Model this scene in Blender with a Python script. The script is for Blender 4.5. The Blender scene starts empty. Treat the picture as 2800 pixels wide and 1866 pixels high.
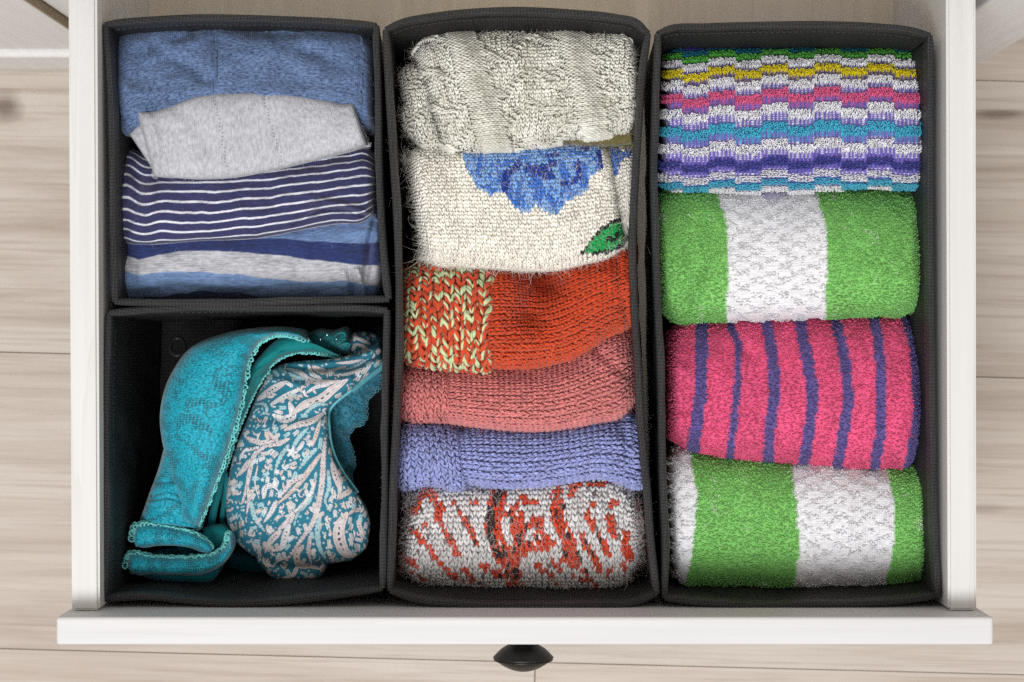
import bpy, math, random
import numpy as np
from mathutils import Vector

random.seed(7)
RNG = np.random.default_rng(11)
PI = math.pi

# ------------------------------------------------------------------ scene frame
# World: z = 0 on the floor, x to the right, y towards the dresser (up in the picture).
CAMZ = 1.30                 # camera height
FPX = 5245.0                # focal length in photograph pixels (2800 wide)
NX, NY = 1420.0, 890.0      # point straight below the camera, in photograph pixels
Z_SIDE = 0.300              # top of the drawer sides
Z_BASE = 0.157              # drawer bottom
Z_RIM = 0.286               # rims of the storage boxes
Z_BOXF = 0.161              # floor inside the boxes

scene = bpy.context.scene
cam_d = bpy.data.cameras.new('camera')
cam = bpy.data.objects.new('camera', cam_d)
scene.collection.objects.link(cam)
cam.location = (0, 0, CAMZ)
cam_d.sensor_width = 36.0
cam_d.lens = FPX / 2800.0 * 36.0
cam_d.shift_x = (1400.0 - NX) / 2800.0
cam_d.shift_y = -(933.0 - NY) / 2800.0
cam_d.clip_start = 0.01
cam_d.clip_end = 50
cam_d.dof.use_dof = True
cam_d.dof.focus_distance = CAMZ - 0.275
cam_d.dof.aperture_fstop = 18.0
scene.camera = cam

world = bpy.data.worlds.new('World')
scene.world = world
world.use_nodes = True
world.node_tree.nodes['Background'].inputs[0].default_value = (1.0, 0.93, 0.85, 1)
world.node_tree.nodes['Background'].inputs[1].default_value = 0.50

def area_light(name, loc, target, size, size_y, power, col):
    l = bpy.data.lights.new(name, 'AREA')
    l.shape = 'RECTANGLE'; l.size = size; l.size_y = size_y
    l.energy = power; l.color = col
    o = bpy.data.objects.new(name, l)
    scene.collection.objects.link(o)
    o.location = loc
    d = Vector(target) - Vector(loc)
    o.rotation_euler = d.to_track_quat('-Z', 'Y').to_euler()
    return o
area_light('softbox_front', (-0.55, -1.45, 3.45), (0, 0.0, 0.27), 1.5, 1.2, 92, (0.98, 0.99, 1.0))

vs = scene.view_settings
vs.view_transform = 'Standard'
vs.look = 'None'
vs.gamma = 1.0
vs.exposure = 0.18
vs.use_curve_mapping = False
scene.cycles.max_bounces = 6
scene.cycles.use_denoising = False

# ------------------------------------------------------------------ helpers
def Wp(px, py, z):
    """photograph pixel seen at height z -> world point"""
    px = np.asarray(px, float); py = np.asarray(py, float); z = np.asarray(z, float) + 0 * px
    D = CAMZ - z
    return np.stack([(px - NX) * D / FPX, -(py - NY) * D / FPX, z], -1)

def zt(ox, oy, s):
    def f(*v):
        v = list(v)
        return [ox + s * a if i % 2 == 0 else oy + s * a for i, a in enumerate(v)]
    return f
Z1 = zt(0, 0, .5421); Z2 = zt(0, 780, .6926); Z3 = zt(1000, 0, .4783); Z4 = zt(1000, 650, .4464)
Z5 = zt(1000, 1250, .3928); Z6 = zt(1750, 0, .5741); Z7 = zt(1750, 800, .68)
def cols(Z, L):
    return [Z(*c) for c in L]
def pts(Z, L):
    return [tuple(Z(*c)) for c in L]

def lin(c):
    c = np.asarray(c, float) / 255.0
    return np.where(c <= 0.04045, c / 12.92, ((c + 0.055) / 1.055) ** 2.4)
def rgb(r, g, b, k=1.0):
    return lin((r, g, b)) * k

_T = RNG.random((256, 256))
def vnoise(x, y):
    x = np.asarray(x, float); y = np.asarray(y, float)
    xi = np.floor(x).astype(int); yi = np.floor(y).astype(int)
    fx = x - xi; fy = y - yi
    fx = fx * fx * (3 - 2 * fx); fy = fy * fy * (3 - 2 * fy)
    a = _T[xi % 256, yi % 256]; b = _T[(xi + 1) % 256, yi % 256]
    c = _T[xi % 256, (yi + 1) % 256]; d = _T[(xi + 1) % 256, (yi + 1) % 256]
    return (a * (1 - fx) + b * fx) * (1 - fy) + (c * (1 - fx) + d * fx) * fy - 0.5
def fbm(x, y, o=4):
    s = 0; a = 1.0
    for k in range(o):
        s = s + a * vnoise(x * 2 ** k + 17.3 * k, y * 2 ** k + 5.1 * k); a *= .5
    return s

def spline(P, n, closed=False):
    """Catmull-Rom through the rows of P, n samples, parameter by chord length"""
    P = np.asarray(P, float)
    mid = P if P.shape[1] <= 3 else (P[:, :2] + P[:, 2:4]) / 2
    d = np.r_[0, np.cumsum(np.linalg.norm(np.diff(mid, axis=0), axis=1))]
    t = d / d[-1]
    n = np.asarray(n) if np.ndim(n) else np.linspace(0, 1, n)
    m = np.gradient(P, t, axis=0)
    k = np.clip(np.searchsorted(t, n, side='right') - 1, 0, len(t) - 2)
    h = (t[k + 1] - t[k])[:, None]
    s = ((n - t[k])[:, None]) / h
    return ((2 * s**3 - 3 * s**2 + 1) * P[k] + (s**3 - 2 * s**2 + s) * h * m[k]
            + (-2 * s**3 + 3 * s**2) * P[k + 1] + (s**3 - s**2) * h * m[k + 1])

def dist_poly(x, y, P):
    """distance of points to a polyline"""
    P = np.asarray(P, float)
    if len(P) == 1:
        return np.hypot(x - P[0][0], y - P[0][1])
    best = np.full(np.shape(x), 1e9)
    for a, b in zip(P[:-1], P[1:]):
        d = b - a; L = (d * d).sum() + 1e-9
        s = np.clip(((x - a[0]) * d[0] + (y - a[1]) * d[1]) / L, 0, 1)
        best = np.minimum(best, np.hypot(x - a[0] - s * d[0], y - a[1] - s * d[1]))
    return best
def in_poly(x, y, P):
    r = np.zeros(np.shape(x), bool)
    n = len(P)
    for i in range(n):
        x0, y0 = P[i]; x1, y1 = P[(i + 1) % n]
        if y0 == y1: continue
        c = ((y0 > y) != (y1 > y)) & (x < (x1 - x0) * (y - y0) / (y1 - y0) + x0)
        r ^= c
    return r

COL = scene.collection
def mesh_obj(name, v, quads, mat, parent=None, col=None, uv=None, smooth=True, tris=None, ngons=None):
    me = bpy.data.meshes.new(name)
    v = np.asarray(v, np.float32).reshape(-1, 3)
    polys = []
    q = np.asarray(quads, np.int32).reshape(-1, 4) if quads is not None and len(quads) else np.zeros((0, 4), np.int32)
    t = np.asarray(tris, np.int32).reshape(-1, 3) if tris is not None and len(tris) else np.zeros((0, 3), np.int32)
    ng = ngons or []
    loops = np.concatenate([q.ravel(), t.ravel()] + [np.asarray(g, np.int32) for g in ng])
    sizes = np.concatenate([np.full(len(q), 4), np.full(len(t), 3), np.array([len(g) for g in ng], int)]).astype(np.int32)
    starts = np.r_[0, np.cumsum(sizes)[:-1]].astype(np.int32)
    me.vertices.add(len(v)); me.vertices.foreach_set('co', v.ravel())
    me.loops.add(len(loops)); me.loops.foreach_set('vertex_index', loops.astype(np.int32))
    me.polygons.add(len(sizes))
    me.polygons.foreach_set('loop_start', starts)
    me.polygons.foreach_set('use_smooth', np.full(len(sizes), smooth, bool))
    me.update(calc_edges=True)
    if col is not None:
        a = me.color_attributes.new('Col', 'FLOAT_COLOR', 'POINT')
        c4 = np.ones((len(v), 4), np.float32); c4[:, :3] = col
        a.data.foreach_set('color', c4.ravel())
    if uv is not None:
        l = me.uv_layers.new(name='UVMap')
        l.data.foreach_set('uv', np.asarray(uv, np.float32)[loops].ravel())
    me.materials.append(mat)
    o = bpy.data.objects.new(name, me)
    COL.objects.link(o)
    if parent is not None:
        o.parent = parent
    return o

def empty(name, label, cat, group=None, kind=None):
    o = bpy.data.objects.new(name, None); COL.objects.link(o)
    o.empty_display_size = .02
    o['label'] = label; o['category'] = cat
    if group: o['group'] = group
    if kind: o['kind'] = kind
    return o
def stuff(o):
    o['kind'] = 'stuff'; return o

def box(name, x0, x1, y0, y1, z0, z1, mat, parent=None, bev=0.0, seg=2):
    import bmesh
    bm = bmesh.new()
    bmesh.ops.create_cube(bm, size=1)
    for w in bm.verts:
        w.co = ((x0 + x1) / 2 + w.co.x * (x1 - x0), (y0 + y1) / 2 + w.co.y * (y1 - y0), (z0 + z1) / 2 + w.co.z * (z1 - z0))
    if bev:
        bmesh.ops.bevel(bm, geom=list(bm.edges), offset=bev, segments=seg, affect='EDGES', profile=.5)
    me = bpy.data.meshes.new(name); bm.to_mesh(me); bm.free()
    me.materials.append(mat)
    o = bpy.data.objects.new(name, me); COL.objects.link(o)
    if parent is not None: o.parent = parent
    return o

def tubes(P, R, m=5, col=None, closed=False, flat=1.0, ref=None):
    """n tubes along k-point paths. P (n,k,3), R scalar/(n,)/(n,k)."""
    P = np.asarray(P, float); n, k, _ = P.shape
    R = np.asarray(R, float)
    if R.ndim == 0: R = np.full((n, k), float(R))
    elif R.ndim == 1: R = np.repeat(R[:, None], k, 1)
    if closed:
        T = np.roll(P, -1, 1) - np.roll(P, 1, 1)
    else:
        T = np.gradient(P, axis=1)
    T /= np.linalg.norm(T, axis=2, keepdims=True) + 1e-12
    if ref is None:
        ref = np.array([0.13, 0.21, 0.97])
    A = np.cross(T, np.broadcast_to(ref, T.shape)); A /= np.linalg.norm(A, axis=2, keepdims=True) + 1e-9
    B = np.cross(A, T)
    ph = np.linspace(0, 2 * PI, m, endpoint=False)
    V = P[:, :, None, :] + R[:, :, None, None] * (np.cos(ph)[None, None, :, None] * A[:, :, None, :]
        + flat * np.sin(ph)[None, None, :, None] * B[:, :, None, :])
    idx = np.arange(n * k * m).reshape(n, k, m)
    kk = k if closed else k - 1
    a = idx[:, :kk]; b = np.roll(idx, -1, 1)[:, :kk]
    Q = np.stack([a, np.roll(a, -1, 2), np.roll(b, -1, 2), b], -1).reshape(-1, 4)
    C = None
    if col is not None:
        col = np.asarray(col, float)
        if col.ndim == 1: col = np.broadcast_to(col, (n, 3))
        if col.ndim == 2: col = col[:, None, :]
        C = np.broadcast_to(col[:, :, None, :], (n, k, m, 3)).reshape(-1, 3)
    s = np.linspace(0, 1, k)
    UV = np.stack([np.broadcast_to(s[None, :, None], (n, k, m)), np.broadcast_to(ph[None, None, :] / (2 * PI), (n, k, m))], -1).reshape(-1, 2)
    return V.reshape(-1, 3), Q, C, UV

def ribbons(P, R, col):
    """single fibres as narrow strips, n paths of k points"""
    n, k, _ = P.shape
    T = np.gradient(P, axis=1); A = np.cross(T, np.array([.1, .15, .98])); A /= np.linalg.norm(A, axis=2, keepdims=True) + 1e-12
    V = np.stack([P - A * R[..., None], P + A * R[..., None]], 2)
    idx = np.arange(n * k * 2).reshape(n, k, 2)
    Q = np.stack([idx[:, :-1, 0], idx[:, 1:, 0], idx[:, 1:, 1], idx[:, :-1, 1]], -1).reshape(-1, 4)
    C = np.broadcast_to(col[:, None, None, :], (n, k, 2, 3)).reshape(-1, 3)
    return V.reshape(-1, 3), Q, C, np.zeros((n * k * 2, 2))

def merge(L):
    L = [l for l in L if l is not None and len(l[0])]
    v, q, c, u = [], [], [], []; o = 0
    for a in L:
        v.append(a[0]); q.append(a[1] + o); c.append(a[2]); u.append(a[3]); o += len(a[0])
    return np.concatenate(v), np.concatenate(q), np.concatenate(c), np.concatenate(u)
def tube_obj(name, L, mat, parent, st=True):
    if isinstance(L, tuple): L = [L]
    v, q, c, u = merge(L)
    o = mesh_obj(name, v, q, mat, parent, col=c, uv=u)
    if st: stuff(o)
    return o

# ------------------------------------------------------------------ materials
def new_mat(name):
    m = bpy.data.materials.new(name); m.use_nodes = True
    nt = m.node_tree
    return m, nt, nt.nodes['Principled BSDF']
def N(nt, t, **kw):
    n = nt.nodes.new(t)
    for k, v in kw.items():
        if k.startswith('i_'):
            n.inputs[k[2:].replace('_', ' ')].default_value = v
        else:
            setattr(n, k, v)
    return n
def mixc(nt, fac, a, b, bt='MIX'):
    n = nt.nodes.new('ShaderNodeMix'); n.data_type = 'RGBA'; n.blend_type = bt
    for s, v in ((n.inputs[0], fac), (n.inputs[6], a), (n.inputs[7], b)):
        if isinstance(v, (int, float)): s.default_value = v
        elif isinstance(v, (tuple, list, np.ndarray)): s.default_value = tuple(v)[:3] + (1,)
        else: nt.links.new(v, s)
    return n.outputs[2]
def math_n(nt, op, a, b=0.5, c=None):
    n = nt.nodes.new('ShaderNodeMath'); n.operation = op
    for i, v in enumerate((a, b, c)):
        if v is None: continue
        if isinstance(v, (int, float)): n.inputs[i].default_value = v
        else: nt.links.new(v, n.inputs[i])
    return n.outputs[0]
def ramp(nt, fac, stops):
    n = nt.nodes.new('ShaderNodeValToRGB')
    e = n.color_ramp.elements
    while len(e) < len(stops): e.new(.5)
    for x, (p, c) in zip(e, stops):
        x.position = p; x.color = tuple(c)[:3] + (1,)
    nt.links.new(fac, n.inputs[0])
    return n.outputs[0]
def bump(nt, bs, h, strength=.5, dist=.0005, prev=None):
    b = nt.nodes.new('ShaderNodeBump'); b.inputs['Strength'].default_value = strength
    b.inputs['Distance'].default_value = dist
    nt.links.new(h, b.inputs['Height'])
    if prev is not None: nt.links.new(prev, b.inputs['Normal'])
    nt.links.new(b.outputs[0], bs.inputs['Normal'])
    return b.outputs[0]

def mat_yarn(name, sheen=.25, rough=.85, ply=7.0, var=.25):
    """spun yarn: colour comes from the stitch, the plies wind along each tube"""
    m, nt, bs = new_mat(name)
    at = N(nt, 'ShaderNodeVertexColor', layer_name='Col')
    uv = N(nt, 'ShaderNodeUVMap', uv_map='UVMap')
    sp = N(nt, 'ShaderNodeSeparateXYZ'); nt.links.new(uv.outputs[0], sp.inputs[0])
    w = math_n(nt, 'ADD', math_n(nt, 'MULTIPLY', sp.outputs[0], ply), math_n(nt, 'MULTIPLY', sp.outputs[1], 2 * PI * 2))
    w = math_n(nt, 'SINE', w)
    tc = N(nt, 'ShaderNodeTexCoord')
    ns = N(nt, 'ShaderNodeTexNoise', i_Scale=900.0, i_Detail=3.0)
    nt.links.new(tc.outputs['Object'], ns.inputs['Vector'])
    n2 = N(nt, 'ShaderNodeTexNoise', i_Scale=120.0, i_Detail=3.0)
    nt.links.new(tc.outputs['Object'], n2.inputs['Vector'])
    f = math_n(nt, 'ADD', math_n(nt, 'MULTIPLY', ns.outputs[0], var * 2), math_n(nt, 'MULTIPLY', n2.outputs[0], var))
    f = math_n(nt, 'ADD', f, 1.0 - 1.5 * var)
    vm = N(nt, 'ShaderNodeVectorMath', operation='SCALE')
    nt.links.new(at.outputs[0], vm.inputs[0]); nt.links.new(f, vm.inputs['Scale'])
    nt.links.new(vm.outputs[0], bs.inputs['Base Color'])
    h = math_n(nt, 'ADD', math_n(nt, 'MULTIPLY', w, .35), ns.outputs[0])
    bump(nt, bs, h, .6, .0004)
    bs.inputs['Roughness'].default_value = rough
    bs.inputs['Specular IOR Level'].default_value = .15
    bs.inputs['Sheen Weight'].default_value = sheen
    bs.inputs['Sheen Roughness'].default_value = .5
    return m

def mat_jersey(name, pitch=.0011, heather=.35, rows=.0011, depth=.0004, sheen=.2, rough=.9, hscale=(260, 900), rowk=.5):
    """fine machine knit: UV is cloth position in metres"""
    m, nt, bs = new_mat(name)
    at = N(nt, 'ShaderNodeVertexColor', layer_name='Col')
    uv = N(nt, 'ShaderNodeUVMap', uv_map='UVMap')
    sp = N(nt, 'ShaderNodeSeparateXYZ'); nt.links.new(uv.outputs[0], sp.inputs[0])
    wob = N(nt, 'ShaderNodeTexNoise', i_Scale=220.0, i_Detail=2.0)
    nt.links.new(uv.outputs[0], wob.inputs['Vector'])
    k = math_n(nt, 'MULTIPLY', sp.outputs[0], 2 * PI / pitch)
    k = math_n(nt, 'ADD', k, math_n(nt, 'MULTIPLY', wob.outputs[0], 5.0))
    a = math_n(nt, 'SINE', k)
    b = math_n(nt, 'SINE', math_n(nt, 'ADD', math_n(nt, 'MULTIPLY', sp.outputs[1], 2 * PI / rows), math_n(nt, 'MULTIPLY', wob.outputs[0], 6.0)))
    h = math_n(nt, 'ADD', a, math_n(nt, 'MULTIPLY', b, rowk))
    mp = N(nt, 'ShaderNodeMapping'); mp.inputs['Scale'].default_value = (hscale[0], hscale[1], 1)
    nt.links.new(uv.outputs[0], mp.inputs['Vector'])
    ns = N(nt, 'ShaderNodeTexNoise', i_Scale=1.0, i_Detail=4.0, i_Roughness=.65)
    nt.links.new(mp.outputs[0], ns.inputs['Vector'])
    ns2 = N(nt, 'ShaderNodeTexNoise', i_Scale=70.0, i_Detail=3.0)
    nt.links.new(uv.outputs[0], ns2.inputs['Vector'])
    f = math_n(nt, 'MULTIPLY', math_n(nt, 'SUBTRACT', ns.outputs[0], .5), heather * 5)
    f = math_n(nt, 'ADD', f, math_n(nt, 'MULTIPLY', math_n(nt, 'SUBTRACT', ns2.outputs[0], .5), heather * 1.2))
    f = math_n(nt, 'ADD', f, math_n(nt, 'MULTIPLY', h, .02))
    f = math_n(nt, 'MAXIMUM', math_n(nt, 'ADD', f, 1.0), .25)
    vm = N(nt, 'ShaderNodeVectorMath', operation='SCALE')
    nt.links.new(at.outputs[0], vm.inputs[0]); nt.links.new(f, vm.inputs['Scale'])
    nt.links.new(vm.outputs[0], bs.inputs['Base Color'])
    bump(nt, bs, math_n(nt, 'ADD', math_n(nt, 'MULTIPLY', h, .25), math_n(nt, 'MULTIPLY', ns.outputs[0], 2.5)), .6, depth)
    bs.inputs['Roughness'].default_value = rough
    bs.inputs['Specular IOR Level'].default_value = .15
    bs.inputs['Sheen Weight'].default_value = sheen
    return m

def mat_weave(name, c0=.006, c1=.05, pitch=.00105, rough=.55, spec=.4):
    """black woven nylon, UV in metres"""
    m, nt, bs = new_mat(name)
    uv = N(nt, 'ShaderNodeUVMap', uv_map='UVMap')
    sp = N(nt, 'ShaderNodeSeparateXYZ'); nt.links.new(uv.outputs[0], sp.inputs[0])
    u = math_n(nt, 'MULTIPLY', sp.outputs[0], 2 * PI / pitch)
    v = math_n(nt, 'MULTIPLY', sp.outputs[1], 2 * PI / pitch)
    w = math_n(nt, 'MULTIPLY', math_n(nt, 'SINE', math_n(nt, 'ADD', u, v)), math_n(nt, 'SINE', math_n(nt, 'SUBTRACT', u, v)))
    ns = N(nt, 'ShaderNodeTexNoise', i_Scale=420.0, i_Detail=4.0)
    nt.links.new(uv.outputs[0], ns.inputs['Vector'])
    nb = N(nt, 'ShaderNodeTexNoise', i_Scale=28.0, i_Detail=3.0)
    nt.links.new(uv.outputs[0], nb.inputs['Vector'])
    f = math_n(nt, 'MULTIPLY', w, math_n(nt, 'ADD', math_n(nt, 'MULTIPLY', nb.outputs[0], 1.5), .25))
    f = math_n(nt, 'ADD', f, math_n(nt, 'MULTIPLY', ns.outputs[0], .25))
    c = ramp(nt, f, [(0.25, (c0, c0, c0 * 1.06)), (.85, (c1, c1, c1 * 1.03))])  # lighter dots paint the glint of raised threads into the colour
    nt.links.new(c, bs.inputs['Base Color'])
    bump(nt, bs, math_n(nt, 'ADD', w, ns.outputs[0]), .8, .0003)
    bs.inputs['Roughness'].default_value = rough
    bs.inputs['Specular IOR Level'].default_value = spec
    return m

def mat_white_wood(name, axis='Y', base=(.68, .67, .655), dark=(.56, .53, .49), amt=.3, streak=(.62, .60, .66), streak_amt=.14):
    """white-stained pine, grain runs along the given axis"""
    m, nt, bs = new_mat(name)
    tc = N(nt, 'ShaderNodeTexCoord')
    mp = N(nt, 'ShaderNodeMapping')
    s = {'X': (1.2, 38, 38), 'Y': (38, 1.2, 38), 'Z': (38, 38, 1.2)}[axis]
    mp.inputs['Scale'].default_value = s
    nt.links.new(tc.outputs['Object'], mp.inputs['Vector'])
    n1 = N(nt, 'ShaderNodeTexNoise', i_Scale=1.0, i_Detail=3.0, i_Distortion=.4)
    n2 = N(nt, 'ShaderNodeTexNoise', i_Scale=7.0, i_Detail=5.0)
    nt.links.new(mp.outputs[0], n1.inputs['Vector']); nt.links.new(mp.outputs[0], n2.inputs['Vector'])
    rings = math_n(nt, 'FRACT', math_n(nt, 'MULTIPLY', n1.outputs[0], 9.0))
    rings = math_n(nt, 'POWER', rings, 3.0)
    c = mixc(nt, math_n(nt, 'MULTIPLY', rings, amt), base, dark)
    st = math_n(nt, 'MULTIPLY', math_n(nt, 'GREATER_THAN', n1.outputs[0], .60), streak_amt)
    c = mixc(nt, st, c, streak)
    g = math_n(nt, 'ADD', math_n(nt, 'MULTIPLY', n2.outputs[0], .16), .92)
    vm = N(nt, 'ShaderNodeVectorMath', operation='SCALE')
    nt.links.new(c, vm.inputs[0]); nt.links.new(g, vm.inputs['Scale'])
    nt.links.new(vm.outputs[0], bs.inputs['Base Color'])
    bump(nt, bs, math_n(nt, 'ADD', n2.outputs[0], math_n(nt, 'MULTIPLY', rings, -.4)), .25, .0004)
    bs.inputs['Roughness'].default_value = .5
    bs.inputs['Specular IOR Level'].default_value = .3
    return m

def mat_plank(name):
    m, nt, bs = new_mat(name)
    tc = N(nt, 'ShaderNodeTexCoord')
    oi = N(nt, 'ShaderNodeObjectInfo')
    off = N(nt, 'ShaderNodeVectorMath', operation='ADD')
    cx = N(nt, 'ShaderNodeCombineXYZ')
    nt.links.new(math_n(nt, 'MULTIPLY', oi.outputs['Random'], 13.0), cx.inputs[0])
    nt.links.new(math_n(nt, 'MULTIPLY', oi.outputs['Random'], 7.0), cx.inputs[1])
    nt.links.new(tc.outputs['Object'], off.inputs[0]); nt.links.new(cx.outputs[0], off.inputs[1])
    mp = N(nt, 'ShaderNodeMapping'); mp.inputs['Scale'].default_value = (2.6, 34, 1)
    nt.links.new(off.outputs[0], mp.inputs['Vector'])
    n1 = N(nt, 'ShaderNodeTexNoise', i_Scale=1.0, i_Detail=6.0, i_Roughness=.62, i_Distortion=.6)
    nt.links.new(mp.outputs[0], n1.inputs['Vector'])
    mp2 = N(nt, 'ShaderNodeMapping'); mp2.inputs['Scale'].default_value = (8, 280, 1)
    nt.links.new(off.outputs[0], mp2.inputs['Vector'])
    n2 = N(nt, 'ShaderNodeTexNoise', i_Scale=1.0, i_Detail=4.0, i_Roughness=.6)
    nt.links.new(mp2.outputs[0], n2.inputs['Vector'])
    mp3 = N(nt, 'ShaderNodeMapping'); mp3.inputs['Scale'].default_value = (3.0, 9.0, 1)
    nt.links.new(off.outputs[0], mp3.inputs['Vector'])
    n3 = N(nt, 'ShaderNodeTexNoise', i_Scale=1.0, i_Detail=2.0)
    nt.links.new(mp3.outputs[0], n3.inputs['Vector'])
    c = ramp(nt, n1.outputs[0], [(.30, rgb(170, 156, 143)), (.44, rgb(192, 181, 170)), (.56, rgb(205, 196, 187)), (.72, rgb(214, 207, 200))])
    c = mixc(nt, math_n(nt, 'MULTIPLY', math_n(nt, 'SMOOTH_MIN', math_n(nt, 'MULTIPLY', math_n(nt, 'MAXIMUM', math_n(nt, 'SUBTRACT', n2.outputs[0], .48), 0.0), 4.0), .75, .1), .55), c, rgb(150, 128, 112))
    c = mixc(nt, math_n(nt, 'MULTIPLY', n3.outputs[0], .45), c, rgb(199, 187, 174))
    # knots
    vo = N(nt, 'ShaderNodeTexVoronoi', i_Scale=1.0)
    mk = N(nt, 'ShaderNodeMapping'); mk.inputs['Scale'].default_value = (2.2, 7.0, 1)
    nt.links.new(off.outputs[0], mk.inputs['Vector']); nt.links.new(mk.outputs[0], vo.inputs['Vector'])
    kn = math_n(nt, 'LESS_THAN', math_n(nt, 'ADD', vo.outputs['Distance'], math_n(nt, 'MULTIPLY', n2.outputs[0], .05)), .085)
    c = mixc(nt, math_n(nt, 'MULTIPLY', kn, .7), c, rgb(95, 76, 64))
    geo = N(nt, 'ShaderNodeNewGeometry')
    for (kx, ky), sx, sy, amt in ((Wp(14, 292, 0)[:2], 60.0, 80.0, .8), (Wp(2735, 312, 0)[:2], 40.0, 260.0, .7), (Wp(2690, 1390, 0)[:2], 50.0, 200.0, .25)):
        df = N(nt, 'ShaderNodeVectorMath', operation='SUBTRACT'); nt.links.new(geo.outputs['Position'], df.inputs[0]); df.inputs[1].default_value = (float(kx), float(ky), 0)
        ml = N(nt, 'ShaderNodeVectorMath', operation='MULTIPLY'); nt.links.new(df.outputs[0], ml.inputs[0]); ml.inputs[1].default_value = (sx, sy, 0)
        ln = N(nt, 'ShaderNodeVectorMath', operation='LENGTH'); nt.links.new(ml.outputs[0], ln.inputs[0])
        dk = math_n(nt, 'ADD', ln.outputs['Value'], math_n(nt, 'MULTIPLY', math_n(nt, 'SUBTRACT', n1.outputs[0], .5), 1.6))
        kk = math_n(nt, 'MULTIPLY', math_n(nt, 'SUBTRACT', 1.0, math_n(nt, 'MINIMUM', math_n(nt, 'MAXIMUM', dk, 0.0), 1.0)), amt * 1.6)
        kk = math_n(nt, 'MINIMUM', kk, amt)
        c = mixc(nt, kk, c, rgb(104, 86, 76))
    tint = mixc(nt, oi.outputs['Random'], (.905, .905, .91), (.93, .90, .87))
    c = mixc(nt, 1.0, c, tint, 'MULTIPLY')
    nt.links.new(c, bs.inputs['Base Color'])
    bump(nt, bs, n2.outputs[0], .25, .0004)
    bs.inputs['Roughness'].default_value = .5
    bs.inputs['Specular IOR Level'].default_value = .3
    return m

def mat_plain(name, c, rough=.6, metallic=0.0, spec=.3, noise=.0, nscale=60):
    m, nt, bs = new_mat(name)
    if noise:
        tc = N(nt, 'ShaderNodeTexCoord')
        ns = N(nt, 'ShaderNodeTexNoise', i_Scale=float(nscale), i_Detail=5.0)
        nt.links.new(tc.outputs['Object'], ns.inputs['Vector'])
        f = math_n(nt, 'ADD', math_n(nt, 'MULTIPLY', math_n(nt, 'SUBTRACT', ns.outputs[0], .5), noise * 2), 1.0)
        vm = N(nt, 'ShaderNodeVectorMath', operation='SCALE'); vm.inputs[0].default_value = tuple(c)
        nt.links.new(f, vm.inputs['Scale']); nt.links.new(vm.outputs[0], bs.inputs['Base Color'])
        bump(nt, bs, ns.outputs[0], .2, .0003)
    else:
        bs.inputs['Base Color'].default_value = tuple(c) + (1,)
    bs.inputs['Roughness'].default_value = rough
    bs.inputs['Metallic'].default_value = metallic
    bs.inputs['Specular IOR Level'].default_value = spec
    return m

def mat_lace(name):
    """stretch lace: solid motifs and patches of open hexagonal net over the lining"""
    m, nt, bs = new_mat(name)
    at = N(nt, 'ShaderNodeVertexColor', layer_name='Col')
    uv = N(nt, 'ShaderNodeUVMap', uv_map='UVMap')
    vo = N(nt, 'ShaderNodeTexVoronoi', feature='DISTANCE_TO_EDGE', i_Scale=760.0, i_Randomness=.3)
    nt.links.new(uv.outputs[0], vo.inputs['Vector'])
    pn = N(nt, 'ShaderNodeTexNoise', i_Scale=110.0, i_Detail=3.0, i_Distortion=.8)
    nt.links.new(uv.outputs[0], pn.inputs['Vector'])
    hole = math_n(nt, 'MULTIPLY', math_n(nt, 'GREATER_THAN', vo.outputs['Distance'], .16), math_n(nt, 'GREATER_THAN', pn.outputs[0], .53))
    vl = N(nt, 'ShaderNodeTexVoronoi', feature='DISTANCE_TO_EDGE', i_Scale=95.0)
    dn = N(nt, 'ShaderNodeTexNoise', i_Scale=40.0, i_Detail=2.0)
    nt.links.new(uv.outputs[0], dn.inputs['Vector'])
    ad = N(nt, 'ShaderNodeVectorMath', operation='MULTIPLY_ADD'); ad.inputs[1].default_value = (.03, .03, .03)
    nt.links.new(dn.outputs['Color'], ad.inputs[0]); nt.links.new(uv.outputs[0], ad.inputs[2])
    nt.links.new(ad.outputs[0], vl.inputs['Vector'])
    cord = math_n(nt, 'LESS_THAN', vl.outputs['Distance'], .045)
    fn = N(nt, 'ShaderNodeTexNoise', i_Scale=900.0, i_Detail=2.0)
    nt.links.new(uv.outputs[0], fn.inputs['Vector'])
    g = math_n(nt, 'ADD', math_n(nt, 'MULTIPLY', fn.outputs[0], 3.0), -.45)
    g = math_n(nt, 'ADD', g, math_n(nt, 'MULTIPLY', cord, .14))
    vm = N(nt, 'ShaderNodeVectorMath', operation='SCALE')
    nt.links.new(at.outputs[0], vm.inputs[0]); nt.links.new(g, vm.inputs['Scale'])
    c = mixc(nt, math_n(nt, 'MULTIPLY', hole, .65), vm.outputs[0], rgb(0, 62, 72))
    nt.links.new(c, bs.inputs['Base Color'])
    h = math_n(nt, 'SUBTRACT', math_n(nt, 'ADD', fn.outputs[0], cord), math_n(nt, 'MULTIPLY', hole, 1.5))
    bump(nt, bs, h, .8, .0005)
    bs.inputs['Roughness'].default_value = .6
    bs.inputs['Sheen Weight'].default_value = .3
    bs.inputs['Specular IOR Level'].default_value = .3
    return m

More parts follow.
